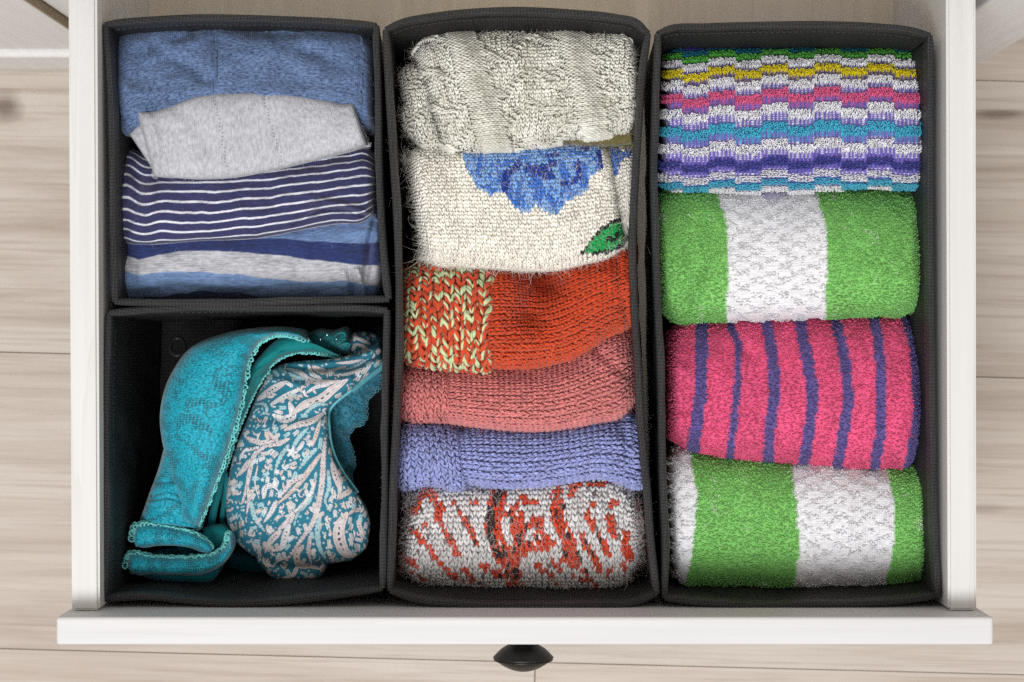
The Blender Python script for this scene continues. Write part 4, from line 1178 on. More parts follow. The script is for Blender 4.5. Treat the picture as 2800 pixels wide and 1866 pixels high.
# ------------------------------------------------------------------ right box: terry cloth
FD = 'folded terry cloth pieces in the right box'
def towels():
    # 1 ---- coloured check tufts
    r = empty('terry_towel', 'multicoloured terry cloth with yellow, pink and cyan tufts at the far end', 'towel', FD)
    S = Surf(cols(Z6, [(128, 275, 85, 860), (165, 243, 120, 885), (300, 232, 300, 900), (500, 231, 500, 912), (700, 231, 700, 912), (900, 231, 900, 905), (1100, 233, 1100, 884), (1250, 238, 1280, 894), (1320, 258, 1335, 888), (1352, 330, 1352, 850)]),
             .2440, .0240, .006, p=2.5, re=(26, 26), noise=(.0016, 150, 90), skirt=.08, nt=200, nu=260)
    rows = [(225, 'n'), (246, 't'), (270, 'g'), (303, 'w'), (347, 'y'), (402, 'w'), (465, 'p'), (540, 'w'), (625, 'c'), (705, 'w'), (785, 'n'), (838, 'w'), (872, 'c'), (900, 'w')]
    CM = {'t': rgb(24, 118, 142), 'g': rgb(92, 184, 70), 'w': rgb(246, 246, 250), 'y': rgb(238, 218, 30), 'p': rgb(238, 104, 152), 'c': rgb(72, 190, 222), 'n': rgb(62, 70, 160)}
    ry = np.array([Z6(0, a)[1] for a, _ in rows]); rc = np.array([CM[k] for _, k in rows])
    hw = np.interp(ry, [Z6(0, 230)[1], Z6(0, 400)[1], Z6(0, 600)[1], Z6(0, 780)[1], Z6(0, 900)[1]], [4.6, 9.4, 12.6, 10.4, 6.0])
    def rowat(px, py):
        x6 = (px - 1750) / .5741
        ci = np.floor((x6 - 75) / 125.5).astype(int)
        offs = np.interp(x6, [60, 140, 260, 480, 700, 1000, 1300], [26, 34, 26, 10, 0, -4, 2]) * .5741
        amp = np.interp(py, [Z6(0, 230)[1], Z6(0, 500)[1], Z6(0, 900)[1]], [4.5, 8.5, 5])
        y = py - offs * np.interp(py, [Z6(0, 240)[1], Z6(0, 420)[1], Z6(0, 900)[1]], [.6, 1.0, .5]) - np.where(ci % 2 == 0, -amp, amp)
        d = np.abs(y[..., None] - ry)
        k = d.argmin(-1)
        return k, np.take_along_axis(d, k[..., None], -1)[..., 0], ci
    pur, pur2 = rgb(118, 104, 182), rgb(92, 82, 156)
    def ground(px, py, U, V):
        k, d, ci = rowat(px, py)
        rib = np.sin(px * 2 * PI / 11.2); dash = np.sin(py * 2 * PI / 5.0)
        c = np.where((rib > .1)[..., None], pur, pur2)
        m = (rib < -.45) & (dash > -.1)
        cc = rc[k] * .9
        return np.where(m[..., None], cc, c)
    b = S.build('ground_weave', M['ground'], r, ground)
    def tc(px, py, u, v, I, J):
        k, d, ci = rowat(px, py)
        keep = d < hw[k]
        return rc[k], keep, 1.0
    PX = .98 / FPX
    tube_obj('loops', [terry(S, 9.6 * PX, 5.2 * PX, tc, w=7.6 * PX, h=15 * PX, r=1.95 * PX, lean=(.12, -.7), k=6, m=3, jx=.10, jy=.05, hs=.08, spread=.13, stag=False)], M['terry'], b)

    # 2 ---- green white green
    def band(xl, cs):
        def f(px, py):
            c = np.broadcast_to(cs[0], np.shape(px) + (3,)).copy(); kk = np.zeros(np.shape(px), int)
            for i, L in enumerate(xl):
                L = np.array(L); xx = np.interp(py, L[:, 1], L[:, 0]) + 2.5 * fbm(px * 0 + 3 * i, py / 7, 2)
                m = px > xx; c[m] = cs[i + 1]; kk[m] = i + 1
            return c, kk
        return f
    gr, wh = rgb(140, 210, 114), rgb(244, 244, 248)
    def white_green(name, label, S, bf, white):
        r = empty(name, label, 'towel', FD)
        def g(px, py, U, V): return bf(px, py)[0] * .9
        b = S.build('ground_weave', M['ground'], r, g)
        def f(px, py, u, v, I, J):
            c, kk = bf(px, py)
            isw = np.isin(kk, white)
            chk = ((np.floor(px / 38).astype(int) + np.floor(py / 19).astype(int)) % 2 == 0)
            hk = np.where(isw, np.where(chk, .85, .14), 1.0)
            worn = (~isw) & (fbm(px / 7, py / 40, 2) + .5 * fbm(px / 60, py / 60, 2) > .52)
            c = np.where(worn[:, None], c * .4 + rgb(232, 244, 224) * .6, c) * (1 + .26 * fbm(px / 50, py / 60, 3))[:, None]
            return c, np.ones(len(px), bool), hk
        tube_obj('loops', terry(S, 8.8 * PX, 8.0 * PX, f, w=7.4 * PX, h=9.5 * PX, r=1.3 * PX, lean=(0, -.5), k=5, m=3, jx=.2, spread=.35), M['terry'], b)
        return r
    S = Surf(cols(Z6, [(76, 940, 104, 1470), (128, 890, 150, 1518), (300, 878, 320, 1527), (500, 880, 520, 1529), (700, 880, 720, 1523), (900, 880, 920, 1512), (1100, 892, 1130, 1500), (1250, 910, 1262, 1490), (1322, 960, 1330, 1420), (1348, 1080, 1354, 1300)]),
             .2410, .0260, .007, p=2.4, re=(24, 36), noise=(.0022, 120, 120), skirt=.08,
             creases=[(pts(Z6, [(180, 920), (200, 1100), (260, 1300), (240, 1500)]), 26, -.003), (pts(Z6, [(300, 1050), (310, 1250), (260, 1420)]), 20, -.0025), (pts(Z6, [(1180, 930), (1240, 1000)]), 16, -.003)])
    white_green('terry_towel', 'green terry cloth with one wide white centre band below the multicoloured one', S,
                band([pts(Z6, [(365, 900), (380, 980), (413, 1060), (418, 1250), (415, 1530)]), pts(Z6, [(830, 900), (855, 980), (884, 1060), (890, 1250), (884, 1530)])], [gr, wh, gr]), [1])

    # 3 ---- pink with purple stripes
    r = empty('terry_towel', 'pink terry cloth with narrow purple stripes', 'towel', FD)
    S = Surf(cols(Z7, [(118, 165, 118, 580), (165, 118, 165, 615), (300, 106, 300, 655), (450, 98, 450, 676), (600, 92, 600, 686), (750, 88, 750, 696), (900, 78, 890, 708), (1000, 78, 1000, 705), (1085, 115, 1088, 682), (1132, 270, 1142, 550)]),
             .2400, .0255, .006, p=2.4, re=(32, 40), noise=(.0018, 110, 110), skirt=.075,
             creases=[(pts(Z7, [(365, 130), (400, 210), (440, 260)]), 14, -.003), (pts(Z7, [(780, 110), (810, 240), (830, 300)]), 16, -.003), (pts(Z7, [(130, 300), (200, 330)]), 14, .002), (pts(Z7, [(120, 480), (180, 480)]), 16, -.003), (pts(Z7, [(500, 160), (560, 260)]), 18, -.002)])
    st = [([(248, 100), (248, 200), (245, 400), (232, 500), (212, 640)], 25), ([(355, 100), (372, 160), (396, 210), (395, 300), (385, 450), (360, 670)], 15), ([(495, 90), (520, 180), (535, 280), (540, 420), (522, 550), (513, 690)], 23),
          ([(640, 85), (652, 170), (672, 260), (696, 420), (680, 560), (655, 700)], 23), ([(780, 80), (800, 170), (825, 270), (838, 420), (820, 560), (790, 710)], 22), ([(930, 70), (955, 170), (967, 300), (970, 450), (965, 580), (940, 720)], 21), ([(1062, 90), (1100, 200), (1112, 330), (1116, 500), (1100, 600), (1080, 700)], 20)]
    st = [(np.array(pts(Z7, P)), w * .68) for P, w in st]
    pk, pp = rgb(240, 96, 142), rgb(106, 92, 158)
    def pcol(px, py):
        m = np.zeros(np.shape(px), bool)
        j = 2.5 * fbm(px / 6, py / 6, 2)
        for P, w in st: m |= dist_poly(px, py, P) + j < w
        return np.where(m[..., None], pp, pk * (1 + .22 * fbm(px / 40, py / 50, 3))[..., None])
    b = S.build('ground_weave', M['ground'], r, lambda px, py, U, V: pcol(px, py) * .9)
    tube_obj('loops', terry(S, 8.3 * PX, 7.6 * PX, lambda px, py, u, v, I, J: (pcol(px, py), np.ones(len(px), bool), 1.0), w=6.0 * PX, h=8 * PX, r=1.6 * PX, lean=(0, .3), k=5, m=3, jx=.3, spread=.6), M['terry'], b)

    # 4 ---- white green white green
    S = Surf(cols(Z7, [(104, 680, 128, 1130), (138, 622, 160, 1176), (250, 630, 260, 1184), (400, 640, 400, 1189), (600, 652, 600, 1193), (800, 660, 800, 1191), (980, 680, 980, 1184), (1092, 685, 1092, 1172), (1148, 730, 1147, 1120), (1170, 850, 1165, 1010)]),
             .2370, .0265, .004, p=2.4, re=(26, 34), noise=(.0018, 130, 110), skirt=.07)
    white_green('terry_towel', 'white and green banded terry cloth at the near end with white left end', S,
                band([pts(Z7, [(198, 620), (212, 720), (230, 800), (222, 950), (205, 1080), (178, 1190)]), pts(Z7, [(600, 640), (612, 750), (628, 850), (640, 1000), (632, 1100), (618, 1200)]), pts(Z7, [(975, 660), (1000, 750), (1024, 850), (1024, 1000), (1005, 1100), (975, 1200)])], [wh, gr, wh, gr]), [0, 2])
towels()

# ------------------------------------------------------------------ near left box: bras
Z8 = zt(640, 1200, .2679); Z9 = zt(640, 880, .236)
def edge_path(S, side, u0=0.0, u1=1.0):
    j = S.K if side < 0 else S.K + S.nt - 1
    P = S.P[S.K:S.K + S.nu, j]; n = S.N[S.K:S.K + S.nu, j]
    a, b = int(u0 * (S.nu - 1)), int(u1 * (S.nu - 1)) + 1
    inn = S.P[S.K:S.K + S.nu, S.K + S.nt // 2] - P
    return P[a:b], inn[a:b]
def scallop(name, parent, P, inn, col, pitch=.0021, rad=.0013, r=.00045, rows=2, out=.0004, lift=.0020, wave=.0008):
    """picot trim: little rings of thread along an edge, in shallow scallops"""
    L = np.r_[0, np.cumsum(np.linalg.norm(np.diff(P, axis=0), axis=1))]
    inn = inn / (np.linalg.norm(inn, axis=1, keepdims=True) + 1e-9)
    rings = []; cs = []
    for row in range(rows):
        for l in np.arange(0, L[-1], pitch):
            p = np.array([np.interp(l, L, P[:, c]) for c in range(3)]); d = np.array([np.interp(l, L, inn[:, c]) for c in range(3)])
            o = out + wave * abs(math.sin(l * PI / (pitch * 3.5))) - row * rad * 1.5
            c = p - d * o + np.array([0, 0, lift]) + RNG.normal(0, .0002, 3)
            n = np.array([RNG.normal(0, .35), RNG.normal(0, .35) - .1, 1.0]); n /= np.linalg.norm(n)
            a = np.cross(n, [1, .2, 0]); a /= np.linalg.norm(a); b = np.cross(n, a)
            th = np.linspace(0, 2 * PI, 9, endpoint=False)
            q = rad * RNG.uniform(.75, 1.15)
            rings.append(c + np.cos(th)[:, None] * a * q + np.sin(th)[:, None] * b * q)
            cs.append(col * RNG.uniform(.75, 1.2))
    return tube_obj(name, tubes(np.array(rings), r, 4, np.array(cs), closed=True), M['yarn'], parent)

def paisley_print():
    sc = 2.0
    x0, y0, w, h = 600, 880, 470, 760
    H, W_ = int(h * sc), int(w * sc)
    bg = rgb(44, 122, 146)
    img = np.broadcast_to(bg, (H, W_, 3)).copy()
    YY, XX = np.mgrid[0:H, 0:W_]
    XX = x0 + XX / sc; YY = y0 + YY / sc
    img *= (1 + .12 * fbm(XX / 30, YY / 30, 3))[..., None]
    ink = rgb(58, 50, 78)
    pink, aqua, white, tan = rgb(216, 208, 208), rgb(170, 206, 212), rgb(224, 224, 226), rgb(212, 200, 194)
    def leaf(P, wd, col, dots=True, tip=None, serr=0.0, border=None, drop=.55):
        P = [tuple(p) for p in P]
        q = np.array(spline(np.array(P, float), 40)) if len(P) > 2 else np.array(spline(np.array([P[0], ((P[0][0] + P[-1][0]) / 2 + .3, (P[0][1] + P[-1][1]) / 2 + .3), P[-1]], float), 40))
        lo = q.min(0) - wd - 3; hi = q.max(0) + wd + 3
        a, b = max(0, int((lo[0] - x0) * sc)), min(W_, int((hi[0] - x0) * sc)); c, d = max(0, int((lo[1] - y0) * sc)), min(H, int((hi[1] - y0) * sc))
        if b <= a or d <= c: return
        X, Y = XX[c:d, a:b], YY[c:d, a:b]
        s = np.linspace(0, 1, 40)
        pw = (s + .02) ** drop * (1.02 - s) ** (1.1 - drop); wr = wd / 2 * pw / pw.max()
        dd = np.full(X.shape, 1e9); bs_ = np.zeros(X.shape)
        for i in range(40):
            e = np.hypot(X - q[i, 0], Y - q[i, 1]) - wr[i]
            m = e < dd
            dd = np.where(m, e, dd); bs_ = np.where(m, i, bs_)
        if serr: dd = dd + serr * np.abs(((bs_ / 40 * 8) % 1) - .5) * 2
        t = img[c:d, a:b]
        if wd > 5.2: t[dd < .55] = ink
        inn = dd < -.35
        t[inn] = (col * (1 + .22 * fbm(X / 6, Y / 6, 2))[..., None])[inn]
        if border is not None:
            t[(dd < -wd * .10) & (dd > -wd * .16)] = border
        if wd > 9:
            m = (np.abs(dd + wd * .20) < .35); t[m] = t[m] * .45 + ink * .55
            m = (dd < -wd * .40) & ((bs_.astype(int) % 4) < 2); t[m] = ink
    def blossom(x, y, r, col):
        a, b = max(0, int((x - r * 2 - x0) * sc)), int((x + r * 2 - x0) * sc); c, d = max(0, int((y - r * 2 - y0) * sc)), int((y + r * 2 - y0) * sc)
        X, Y = XX[c:d, a:b] - x, YY[c:d, a:b] - y
        if X.size == 0: return
        th = np.arctan2(Y, X); rr = np.hypot(X, Y)
        e = rr - r * (.75 + .25 * np.cos(5 * th + x))
        img[c:d, a:b][e < 0] = col
    A, B = lambda P: pts(Z8, P), lambda P: pts(Z9, P)
    for P, wd, c in [([(560, 0), (420, 60), (250, 50), (130, 20)], 13, pink), ([(350, 60), (220, 150), (160, 330), (130, 480), (60, 660), (30, 600)], 13, pink), ([(160, 220), (80, 330), (20, 390)], 14, pink),
                     ([(250, 90), (100, 130), (50, 240)], 10, white), ([(140, 480), (150, 640), (120, 790)], 10, pink), ([(170, 640), (210, 800), (300, 930), (345, 985)], 15, aqua), ([(240, 270), (215, 450), (275, 670)], 6, pink),
                     ([(300, 600), (320, 500), (400, 480), (450, 540)], 15, white), ([(560, 60), (480, 170), (400, 380)], 14, aqua), ([(840, 100), (740, 200), (650, 335)], 15, aqua), ([(880, 160), (780, 300), (660, 460), (540, 580), (430, 680), (390, 740)], 14, tan),
                     ([(720, 370), (600, 430), (500, 550), (450, 610)], 14, pink), ([(840, 330), (810, 480), (760, 640), (650, 760), (600, 990)], 13, aqua), ([(830, 430), (780, 560), (680, 690), (560, 780), (470, 800)], 11, white),
                     ([(600, 760), (540, 860), (440, 930)], 18, pink), ([(560, 880), (520, 1000), (480, 1110), (370, 1150)], 18, white), ([(470, 940), (380, 1040), (310, 1170)], 17, pink), ([(430, 640), (370, 760), (300, 860)], 14, white),
                     ([(960, 310), (965, 520), (930, 620), (995, 765)], 13, aqua), ([(1000, 250), (1040, 400), (1080, 520), (1050, 625)], 17, pink), ([(1190, 530), (1120, 570), (1070, 620)], 15, tan),
                     ([(880, 760), (850, 950), (880, 1130), (970, 1275)], 17, aqua), ([(780, 980), (760, 1150), (795, 1290)], 11, pink), ([(1310, 720), (1210, 740), (1150, 790)], 11, tan), ([(1260, 840), (1300, 960), (1310, 1050)], 13, pink),
                     ([(700, 1100), (640, 1170), (670, 1290), (780, 1300), (900, 1340)], 18, tan), ([(560, 1210), (450, 1240), (390, 1320)], 9, white), ([(540, 1340), (560, 1400), (540, 1450)], 15, aqua), ([(650, 1290), (600, 1390), (480, 1420)], 12, white),
                     ([(680, 1360), (740, 1400), (700, 1440)], 12, aqua), ([(300, 1220), (330, 1280), (400, 1300)], 12, pink), ([(930, 0), (910, 200), (900, 420), (870, 620), (840, 760), (780, 900), (700, 1010), (620, 1120), (560, 1210), (450, 1330), (385, 1425)], 16, pink)]:
        leaf(A(P), wd * 1.05, c, serr=2.0 if c is aqua else 0, drop=.35)
    leaf(A([(1150, 760), (1075, 900), (1080, 1050), (1150, 1170), (1240, 1185)]), 34, pink, border=tan)
    for P, wd, c in [([(600, 540), (780, 600), (860, 670), (1000, 700), (1270, 690)], 15, pink), ([(630, 590), (700, 640), (830, 665)], 14, aqua), ([(860, 500), (900, 600), (1010, 660)], 12, white), ([(910, 520), (980, 560), (1060, 570)], 17, tan),
                     ([(270, 910), (420, 800), (610, 690)], 19, pink), ([(420, 960), (600, 860), (790, 765)], 14, white), ([(230, 960), (350, 960), (380, 1020), (300, 1085)], 11, aqua), ([(450, 1080), (570, 1130), (670, 1100), (640, 930)], 21, white),
                     ([(680, 1070), (800, 970), (1000, 900), (1150, 780), (1310, 670)], 25, pink), ([(830, 830), (950, 760), (1110, 735)], 10, white), ([(800, 1085), (960, 960), (1090, 960)], 13, aqua), ([(580, 1260), (720, 1200), (900, 1150), (1050, 1050)], 17, pink),
                     ([(370, 1270), (430, 1350), (500, 1370)], 22, tan), ([(120, 1330), (300, 1400), (480, 1380)], 14, pink), ([(1180, 480), (1350, 470), (1500, 440)], 9, pink), ([(1150, 620), (1300, 610), (1480, 540)], 9, white), ([(1250, 560), (1400, 520), (1560, 430)], 9, aqua),
                     ([(1360, 160), (1450, 200), (1580, 260)], 10, pink), ([(1380, 260), (1480, 280), (1560, 330)], 9, pink), ([(1000, 610), (1150, 560), (1300, 520)], 9, tan), ([(870, 1220), (760, 1330), (660, 1500)], 14, aqua), ([(1000, 1130), (960, 1280), (900, 1450)], 12, tan)]:
        leaf(B(P), wd * 1.05, c, serr=2.0 if c is aqua else 0)
    for x, y, rr in [(970, 820, 24), (1030, 860, 22), (980, 980, 22), (990, 1100, 26), (1110, 1230, 24), (770, 50, 34), (350, 230, 30), (300, 330, 24), (290, 420, 22), (440, 340, 34), (500, 400, 26), (600, 290, 22), (240, 740, 26), (590, 140, 60), (1225, 690, 26), (1110, 690, 20)]:
        px, py = Z8(x, y); blossom(px, py, rr * .2679, [tan, pink, white][int(x) % 3])
    for x, y, rr in [(850, 715, 36), (680, 845, 30), (460, 1230, 26), (350, 1205, 24), (280, 1200, 22), (230, 1100, 26), (910, 1240, 26), (880, 1400, 34), (1140, 590, 24)]:
        px, py = Z9(x, y); blossom(px, py, rr * .236, [tan, pink, white][int(x) % 3])
    # sprigs and blossoms fill the open ground between the large leaves
    bgl = bg.sum()
    for k in range(5500):
        x, y = RNG.uniform(604, 1062), RNG.uniform(886, 1632)
        n = 3.2
        ixs = np.clip(((x + np.linspace(-n, n, 5) - x0) * sc).astype(int), 0, W_ - 1); iys = np.clip(((y + np.linspace(-n, n, 5) - y0) * sc).astype(int), 0, H - 1)
        patch = img[iys][:, ixs].sum(-1)
        if np.abs(patch - bgl).max() > bgl * .30: continue
        a = math.atan2(y - 1120, x - 900) + RNG.normal(0, .4)
        t_ = RNG.random()
        c = [pink, white, aqua, pink, tan][RNG.integers(0, 5)]
        if t_ < .25:
            blossom(x, y, RNG.uniform(2.2, 4.6), c)
        elif t_ < .6:
            l = RNG.uniform(11, 24); cv = RNG.normal(0, .5)
            leaf([(x, y), (x + l * .5 * math.cos(a), y + l * .5 * math.sin(a)), (x + l * math.cos(a + cv), y + l * math.sin(a + cv))], RNG.uniform(4.5, 8.5), c, serr=1.6 if t_ < .45 else 0)
        else:
            for q in range(4):
                d = q * 4.6; xx, yy = x + d * math.cos(a), y + d * math.sin(a)
                for sg in (-1, 1):
                    leaf([(xx, yy), (xx + 4 * math.cos(a + sg * .8), yy + 4 * math.sin(a + sg * .8)), (xx + 7.5 * math.cos(a + sg * .6), yy + 7.5 * math.sin(a + sg * .6))], 4.2, c, dots=False)
    def look(px, py):
        ix = np.clip(((px - x0) * sc).astype(int), 0, W_ - 1); iy = np.clip(((py - y0) * sc).astype(int), 0, H - 1)
        return img[iy, ix]
    return look

def bras():
    g = 'bras in the near left box'
    teal, tealL, tealD = rgb(6, 148, 170), rgb(120, 220, 218), rgb(6, 108, 114)
    r = empty('lace_bra', 'turquoise lace bra with scalloped trim folded at the left of its box', 'bra', g)
    main = Surf(cols(Z2, [(712, 935, 780, 955), (690, 830, 836, 822), (662, 712, 880, 702), (638, 604, 908, 620), (631, 520, 936, 520), (645, 428, 958, 430), (682, 338, 970, 345), (750, 248, 988, 285), (880, 192, 1028, 225), (1000, 170, 1092, 196), (1105, 164, 1150, 200), (1195, 172, 1220, 222)]),
                .2540, .0170, .004, p=2.3, re=(18, 20), noise=(.0020, 90, 70), skirt=.035, tuck=14, nu=190, nt=100, cap=False,
                zu=([0, .2, .5, .8, 1], [-.016, -.006, 0, -.002, -.012]))
    b = main.build('cup', M['lace'], r, teal)
    scallop('lace_trim', b, *edge_path(main, 1), tealL)
    sec = Surf(cols(Z2, [(850, 790, 872, 770), (870, 690, 905, 680), (900, 590, 935, 585), (925, 510, 966, 508), (955, 435, 1004, 425), (975, 375, 1042, 362), (990, 325, 1085, 302), (1030, 275, 1150, 270), (1100, 212, 1250, 266), (1180, 205, 1345, 286), (1240, 228, 1372, 292)]),
               .2410, .0110, -.003, p=2.2, re=(10, 18), noise=(.0014, 60, 50), skirt=.03, tuck=10, nu=160, nt=50, cap=False,
               creases=[(pts(Z2, [(900, 640), (960, 490), (1020, 360), (1120, 285), (1230, 262)]), 5, -.0025), (pts(Z2, [(890, 640), (945, 490), (1005, 350), (1110, 268), (1230, 250)]), 4, .0015)], zu=([0, .3, 1], [-.012, 0, -.004]))
    b = sec.build('back_wing', M['satin'], r, rgb(8, 128, 130))
    scallop('lace_trim', b, *edge_path(sec, 1), tealL, rows=2, rad=.0010)
    end = Surf(cols(Z2, [(1215, 190, 1240, 270), (1260, 172, 1290, 276), (1320, 176, 1350, 272), (1370, 162, 1392, 280)]), .2270, .0110, 0, p=2.2, re=(16, 12), noise=(.002, 40, 40), skirt=.03, nu=90, nt=60, K=6)
    b = end.build('hook_band', M['lace'], r, tealD)
    hk = []
    for x, y, dx, dy in ((1070, 130, 0, 50), (1000, 190, -14, 30), (1185, 185, -16, 34)):
        a = Z9(x, y); c = Z9(x + dx, y + dy); hk.append([Wp(*a, .243), (Wp(*a, .244) + Wp(*c, .244)) / 2 + np.array([.0004, 0, 0]), Wp(*c, .242)])
    v, q, c_, u = tubes(np.array(hk), .0004, 5); mesh_obj('hook', v, q, M['steel'], b)
    for cx, cy in ((1235, 150), (1285, 270)):
        P = [Z9(cx - 60, cy + 22), Z9(cx - 30, cy - 14), Z9(cx + 20, cy - 24), Z9(cx + 52, cy - 8), Z9(cx + 46, cy + 30)]
        v, q, c_, u = tubes(np.array(spline(np.array([Wp(*p, .240) for p in P]), 20))[None], .0006, 5, rgb(10, 120, 128)); mesh_obj('eye_loop', v, q, M['yarn'], b, col=c_, uv=u)
    low = Surf(cols(Z2, [(648, 640, 720, 640), (622, 735, 745, 745), (592, 815, 765, 830), (566, 888, 780, 900), (548, 935, 795, 965)]), .2370, .0160, 0, p=2.4, re=(10, 6), noise=(.0025, 70, 30), skirt=.04, nu=140, nt=120,
               creases=[(pts(Z2, [(600, 830), (660, 810), (720, 830)]), 5, -.002), (pts(Z2, [(590, 860), (660, 850), (730, 870)]), 5, .002), (pts(Z2, [(620, 780), (690, 770)]), 6, -.002)])
    low.build('side_wing', M['lace'], r, teal)
    r1 = Surf(cols(Z2, [(527, 984, 526, 992), (536, 956, 531, 1020), (562, 940, 550, 1034), (620, 942, 620, 1030), (700, 955, 700, 1030), (760, 972, 758, 1040), (812, 1000, 796, 1055), (846, 1032, 835, 1060)]), .2450, .0110, .002, p=2.2, re=(16, 14), noise=(.001, 60, 40), skirt=.03, nu=150, nt=70)
    b = r1.build('underband_fold', M['lace'], r, teal * 1.05)
    scallop('lace_trim', b, *edge_path(r1, -1), tealL, lift=.0055, out=-.0008, rad=.0016, r=.00055)
    r2 = Surf(cols(Z2, [(502, 1092, 502, 1100), (511, 1066, 509, 1128), (536, 1056, 532, 1142), (600, 1066, 600, 1143), (700, 1072, 700, 1146), (800, 1068, 803, 1142), (862, 1052, 868, 1112), (898, 1015, 912, 1062), (906, 975, 920, 1000)]), .2470, .0130, .002, p=2.2, re=(20, 14), noise=(.001, 60, 40), skirt=.03, nu=170, nt=70)
    b = r2.build('underband_fold', M['lace'], r, teal * 1.05)
    scallop('lace_trim', b, *edge_path(r2, -1), tealL, lift=.0060, out=-.0008, rad=.0016, r=.00055)
    r3 = Surf(cols(Z2, [(512, 1110, 520, 1135), (600, 1120, 600, 1164), (750, 1130, 750, 1174), (840, 1110, 842, 1166), (868, 1100, 866, 1135)]), .2360, .0100, 0, p=2.2, re=(14, 14), skirt=.025, nu=110, nt=60)
    r3.build('lining_fold', M['satin'], r, rgb(10, 120, 136))
    r4 = Surf(cols(Z2, [(800, 960, 790, 1030), (850, 945, 850, 1060), (890, 950, 900, 1050), (915, 975, 922, 1010)]), .2320, .0080, 0, re=(12, 10), skirt=.03, nu=80, nt=60)
    r4.build('lining_fold', M['satin'], r, rgb(8, 118, 124))
    for P, rad, z in (([(880, 690), (866, 790), (846, 880), (832, 955)], .0022, .238), ([(888, 740), (894, 820), (880, 900), (878, 960)], .0016, .234), ([(895, 780), (880, 840), (888, 890), (892, 950)], .0013, .230)):
        X = np.array(spline(np.array([Wp(*Z2(*p), z - .004 * i) for i, p in enumerate(P)]), 30))
        v, q, c_, u = tubes(X[None], rad, 8, tealD, flat=.5); mesh_obj('strap', v, q, M['satin'], r, col=c_, uv=u * .02)
    th = np.linspace(0, 2 * PI, 30, endpoint=False)
    cx, cy = Z2(700, 244)
    X = np.array([Wp(cx + 20 * math.cos(t), cy + 24 * math.sin(t), .205 + .004 * math.sin(t)) for t in th])
    v, q, c_, u = tubes(X[None], .0012, 8, closed=True); mesh_obj('strap_ring', v, q, M['plastic'], r)

    r = empty('printed_bra', 'teal paisley printed bra with dark lace edging at the right of its box', 'bra', g)
    look = paisley_print()
    pr = lambda px, py, U, V: look(px, py)
    cup = Surf(cols(Z2, [(1345, 296, 1498, 222), (1190, 300, 1507, 308), (1085, 326, 1452, 358), (1033, 398, 1392, 408), (988, 500, 1302, 488), (943, 610, 1297, 570), (908, 730, 1312, 655), (893, 860, 1350, 735), (912, 980, 1410, 820), (995, 1066, 1455, 900), (1100, 1112, 1458, 980), (1230, 1113, 1424, 1060), (1300, 1100, 1385, 1088)]),
               .2400, .0155, .009, p=3.0, pe=2.2, re=(40, 80), noise=(.0022, 120, 90), skirt=.03, tuck=30, nu=390, nt=265, cap=False, zu=([0, .15, .4, 1], [-.006, -.002, 0, -.006]),
               creases=[(pts(Z2, [(1100, 320), (1250, 330), (1400, 320), (1500, 270)]), 9, -.005), (pts(Z2, [(1060, 370), (1200, 400), (1380, 370)]), 12, .003), (pts(Z2, [(1295, 490), (1200, 600), (1120, 700)]), 5, -.0010), (pts(Z2, [(1300, 500), (1180, 520), (1020, 520)]), 16, -.003), (pts(Z2, [(1420, 860), (1390, 960), (1420, 1040)]), 9, -.002)])
    b = cup.build('cup', M['print'], r, pr)
    P, inn = edge_path(cup, 1, .10, .30); v, q, c_, u = tubes(P[None] + np.array([.0006, -.0006, .0018]), .0017, 8, rgb(84, 160, 172)); mesh_obj('piping', v, q, M['satin'], b, col=c_, uv=u * .05)
    P, inn = edge_path(cup, 1, .30, .70); v, q, c_, u = tubes(P[None] + np.array([.0006, 0, .0016]), .0009, 6, rgb(110, 200, 214)); mesh_obj('piping', v, q, M['satin'], b, col=c_, uv=u * .05)
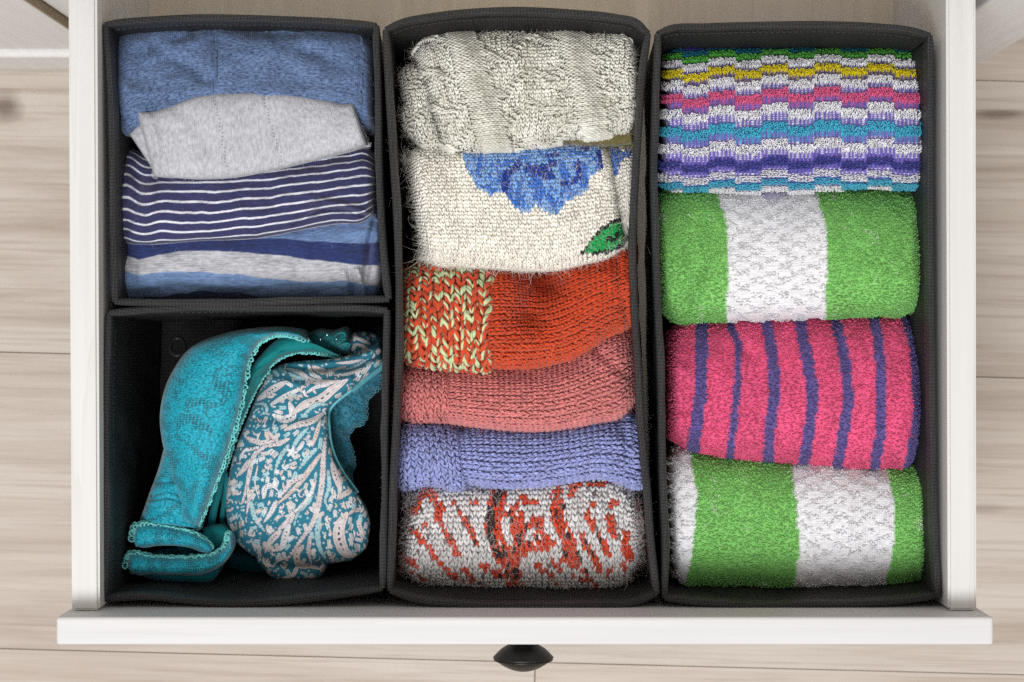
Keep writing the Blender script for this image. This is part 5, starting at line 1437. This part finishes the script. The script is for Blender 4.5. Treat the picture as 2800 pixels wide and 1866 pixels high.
    lo = Surf(cols(Z2, [(1005, 1060, 1012, 1085), (1040, 1070, 1045, 1128), (1100, 1090, 1095, 1165), (1180, 1090, 1185, 1175), (1260, 1080, 1262, 1158), (1296, 1085, 1294, 1110)]), .2250, .0130, 0, p=2.2, re=(20, 18), noise=(.001, 80, 60), skirt=.03, nu=200, nt=120)
    lo.build('cup_fold', M['print'], r, pr)
    tp = Surf(cols(Z2, [(1372, 196, 1372, 290), (1420, 184, 1425, 300), (1470, 190, 1478, 310), (1502, 205, 1506, 300)]), .2200, .0150, 0, p=2.2, re=(18, 14), noise=(.004, 40, 40), skirt=.03, nu=140, nt=120,
              creases=[(pts(Z2, [(1460, 190), (1485, 240), (1440, 310)]), 6, -.005)])
    tp.build('side_wing', M['print'], r, pr)
    dk = Surf(cols(Z2, [(890, 1040, 890, 1110), (960, 1040, 960, 1135), (1050, 1080, 1050, 1150)]), .2000, .0100, 0, re=(14, 14), skirt=.015, nu=80, nt=60)
    dk.build('back_wing', M['satin'], r, rgb(10, 84, 96))
    # lace edging with a ragged, scalloped outer edge
    L = np.array([Z2(*c) for c in [(1470, 330, 1506, 352), (1430, 372, 1492, 398), (1375, 425, 1446, 452), (1300, 485, 1434, 536), (1296, 560, 1386, 566), (1305, 640, 1372, 612), (1335, 705, 1394, 690), (1370, 765, 1384, 764), (1402, 815, 1402, 824)]])
    Ls = spline(L, 60)
    ph = np.linspace(0, 26 * PI, 60)
    d = Ls[:, 2:4] - Ls[:, :2]; d /= np.linalg.norm(d, axis=1, keepdims=True) + 1e-6
    Ls[:, 2:4] += d * (4.0 * np.abs(np.sin(ph / 2)))[:, None]
    lc = Surf(Ls, .2310, .0030, -.004, p=3, re=(6, 6), noise=(.003, 26, 26), skirt=.004, tuck=2, nu=200, nt=50, K=4, cap=False)
    b = lc.build('lace_edging', M['lace'], r, rgb(36, 112, 134))
    scallop('lace_trim', b, *edge_path(lc, 1), rgb(60, 132, 152), pitch=.0016, rad=.0009, r=.00026, rows=2, wave=.0006)
M['steel'] = mat_plain('steel_hook', (.6, .62, .62), .3, 1.0)
M['plastic'] = mat_plain('black_plastic', (.03, .03, .032), .35)
bras()
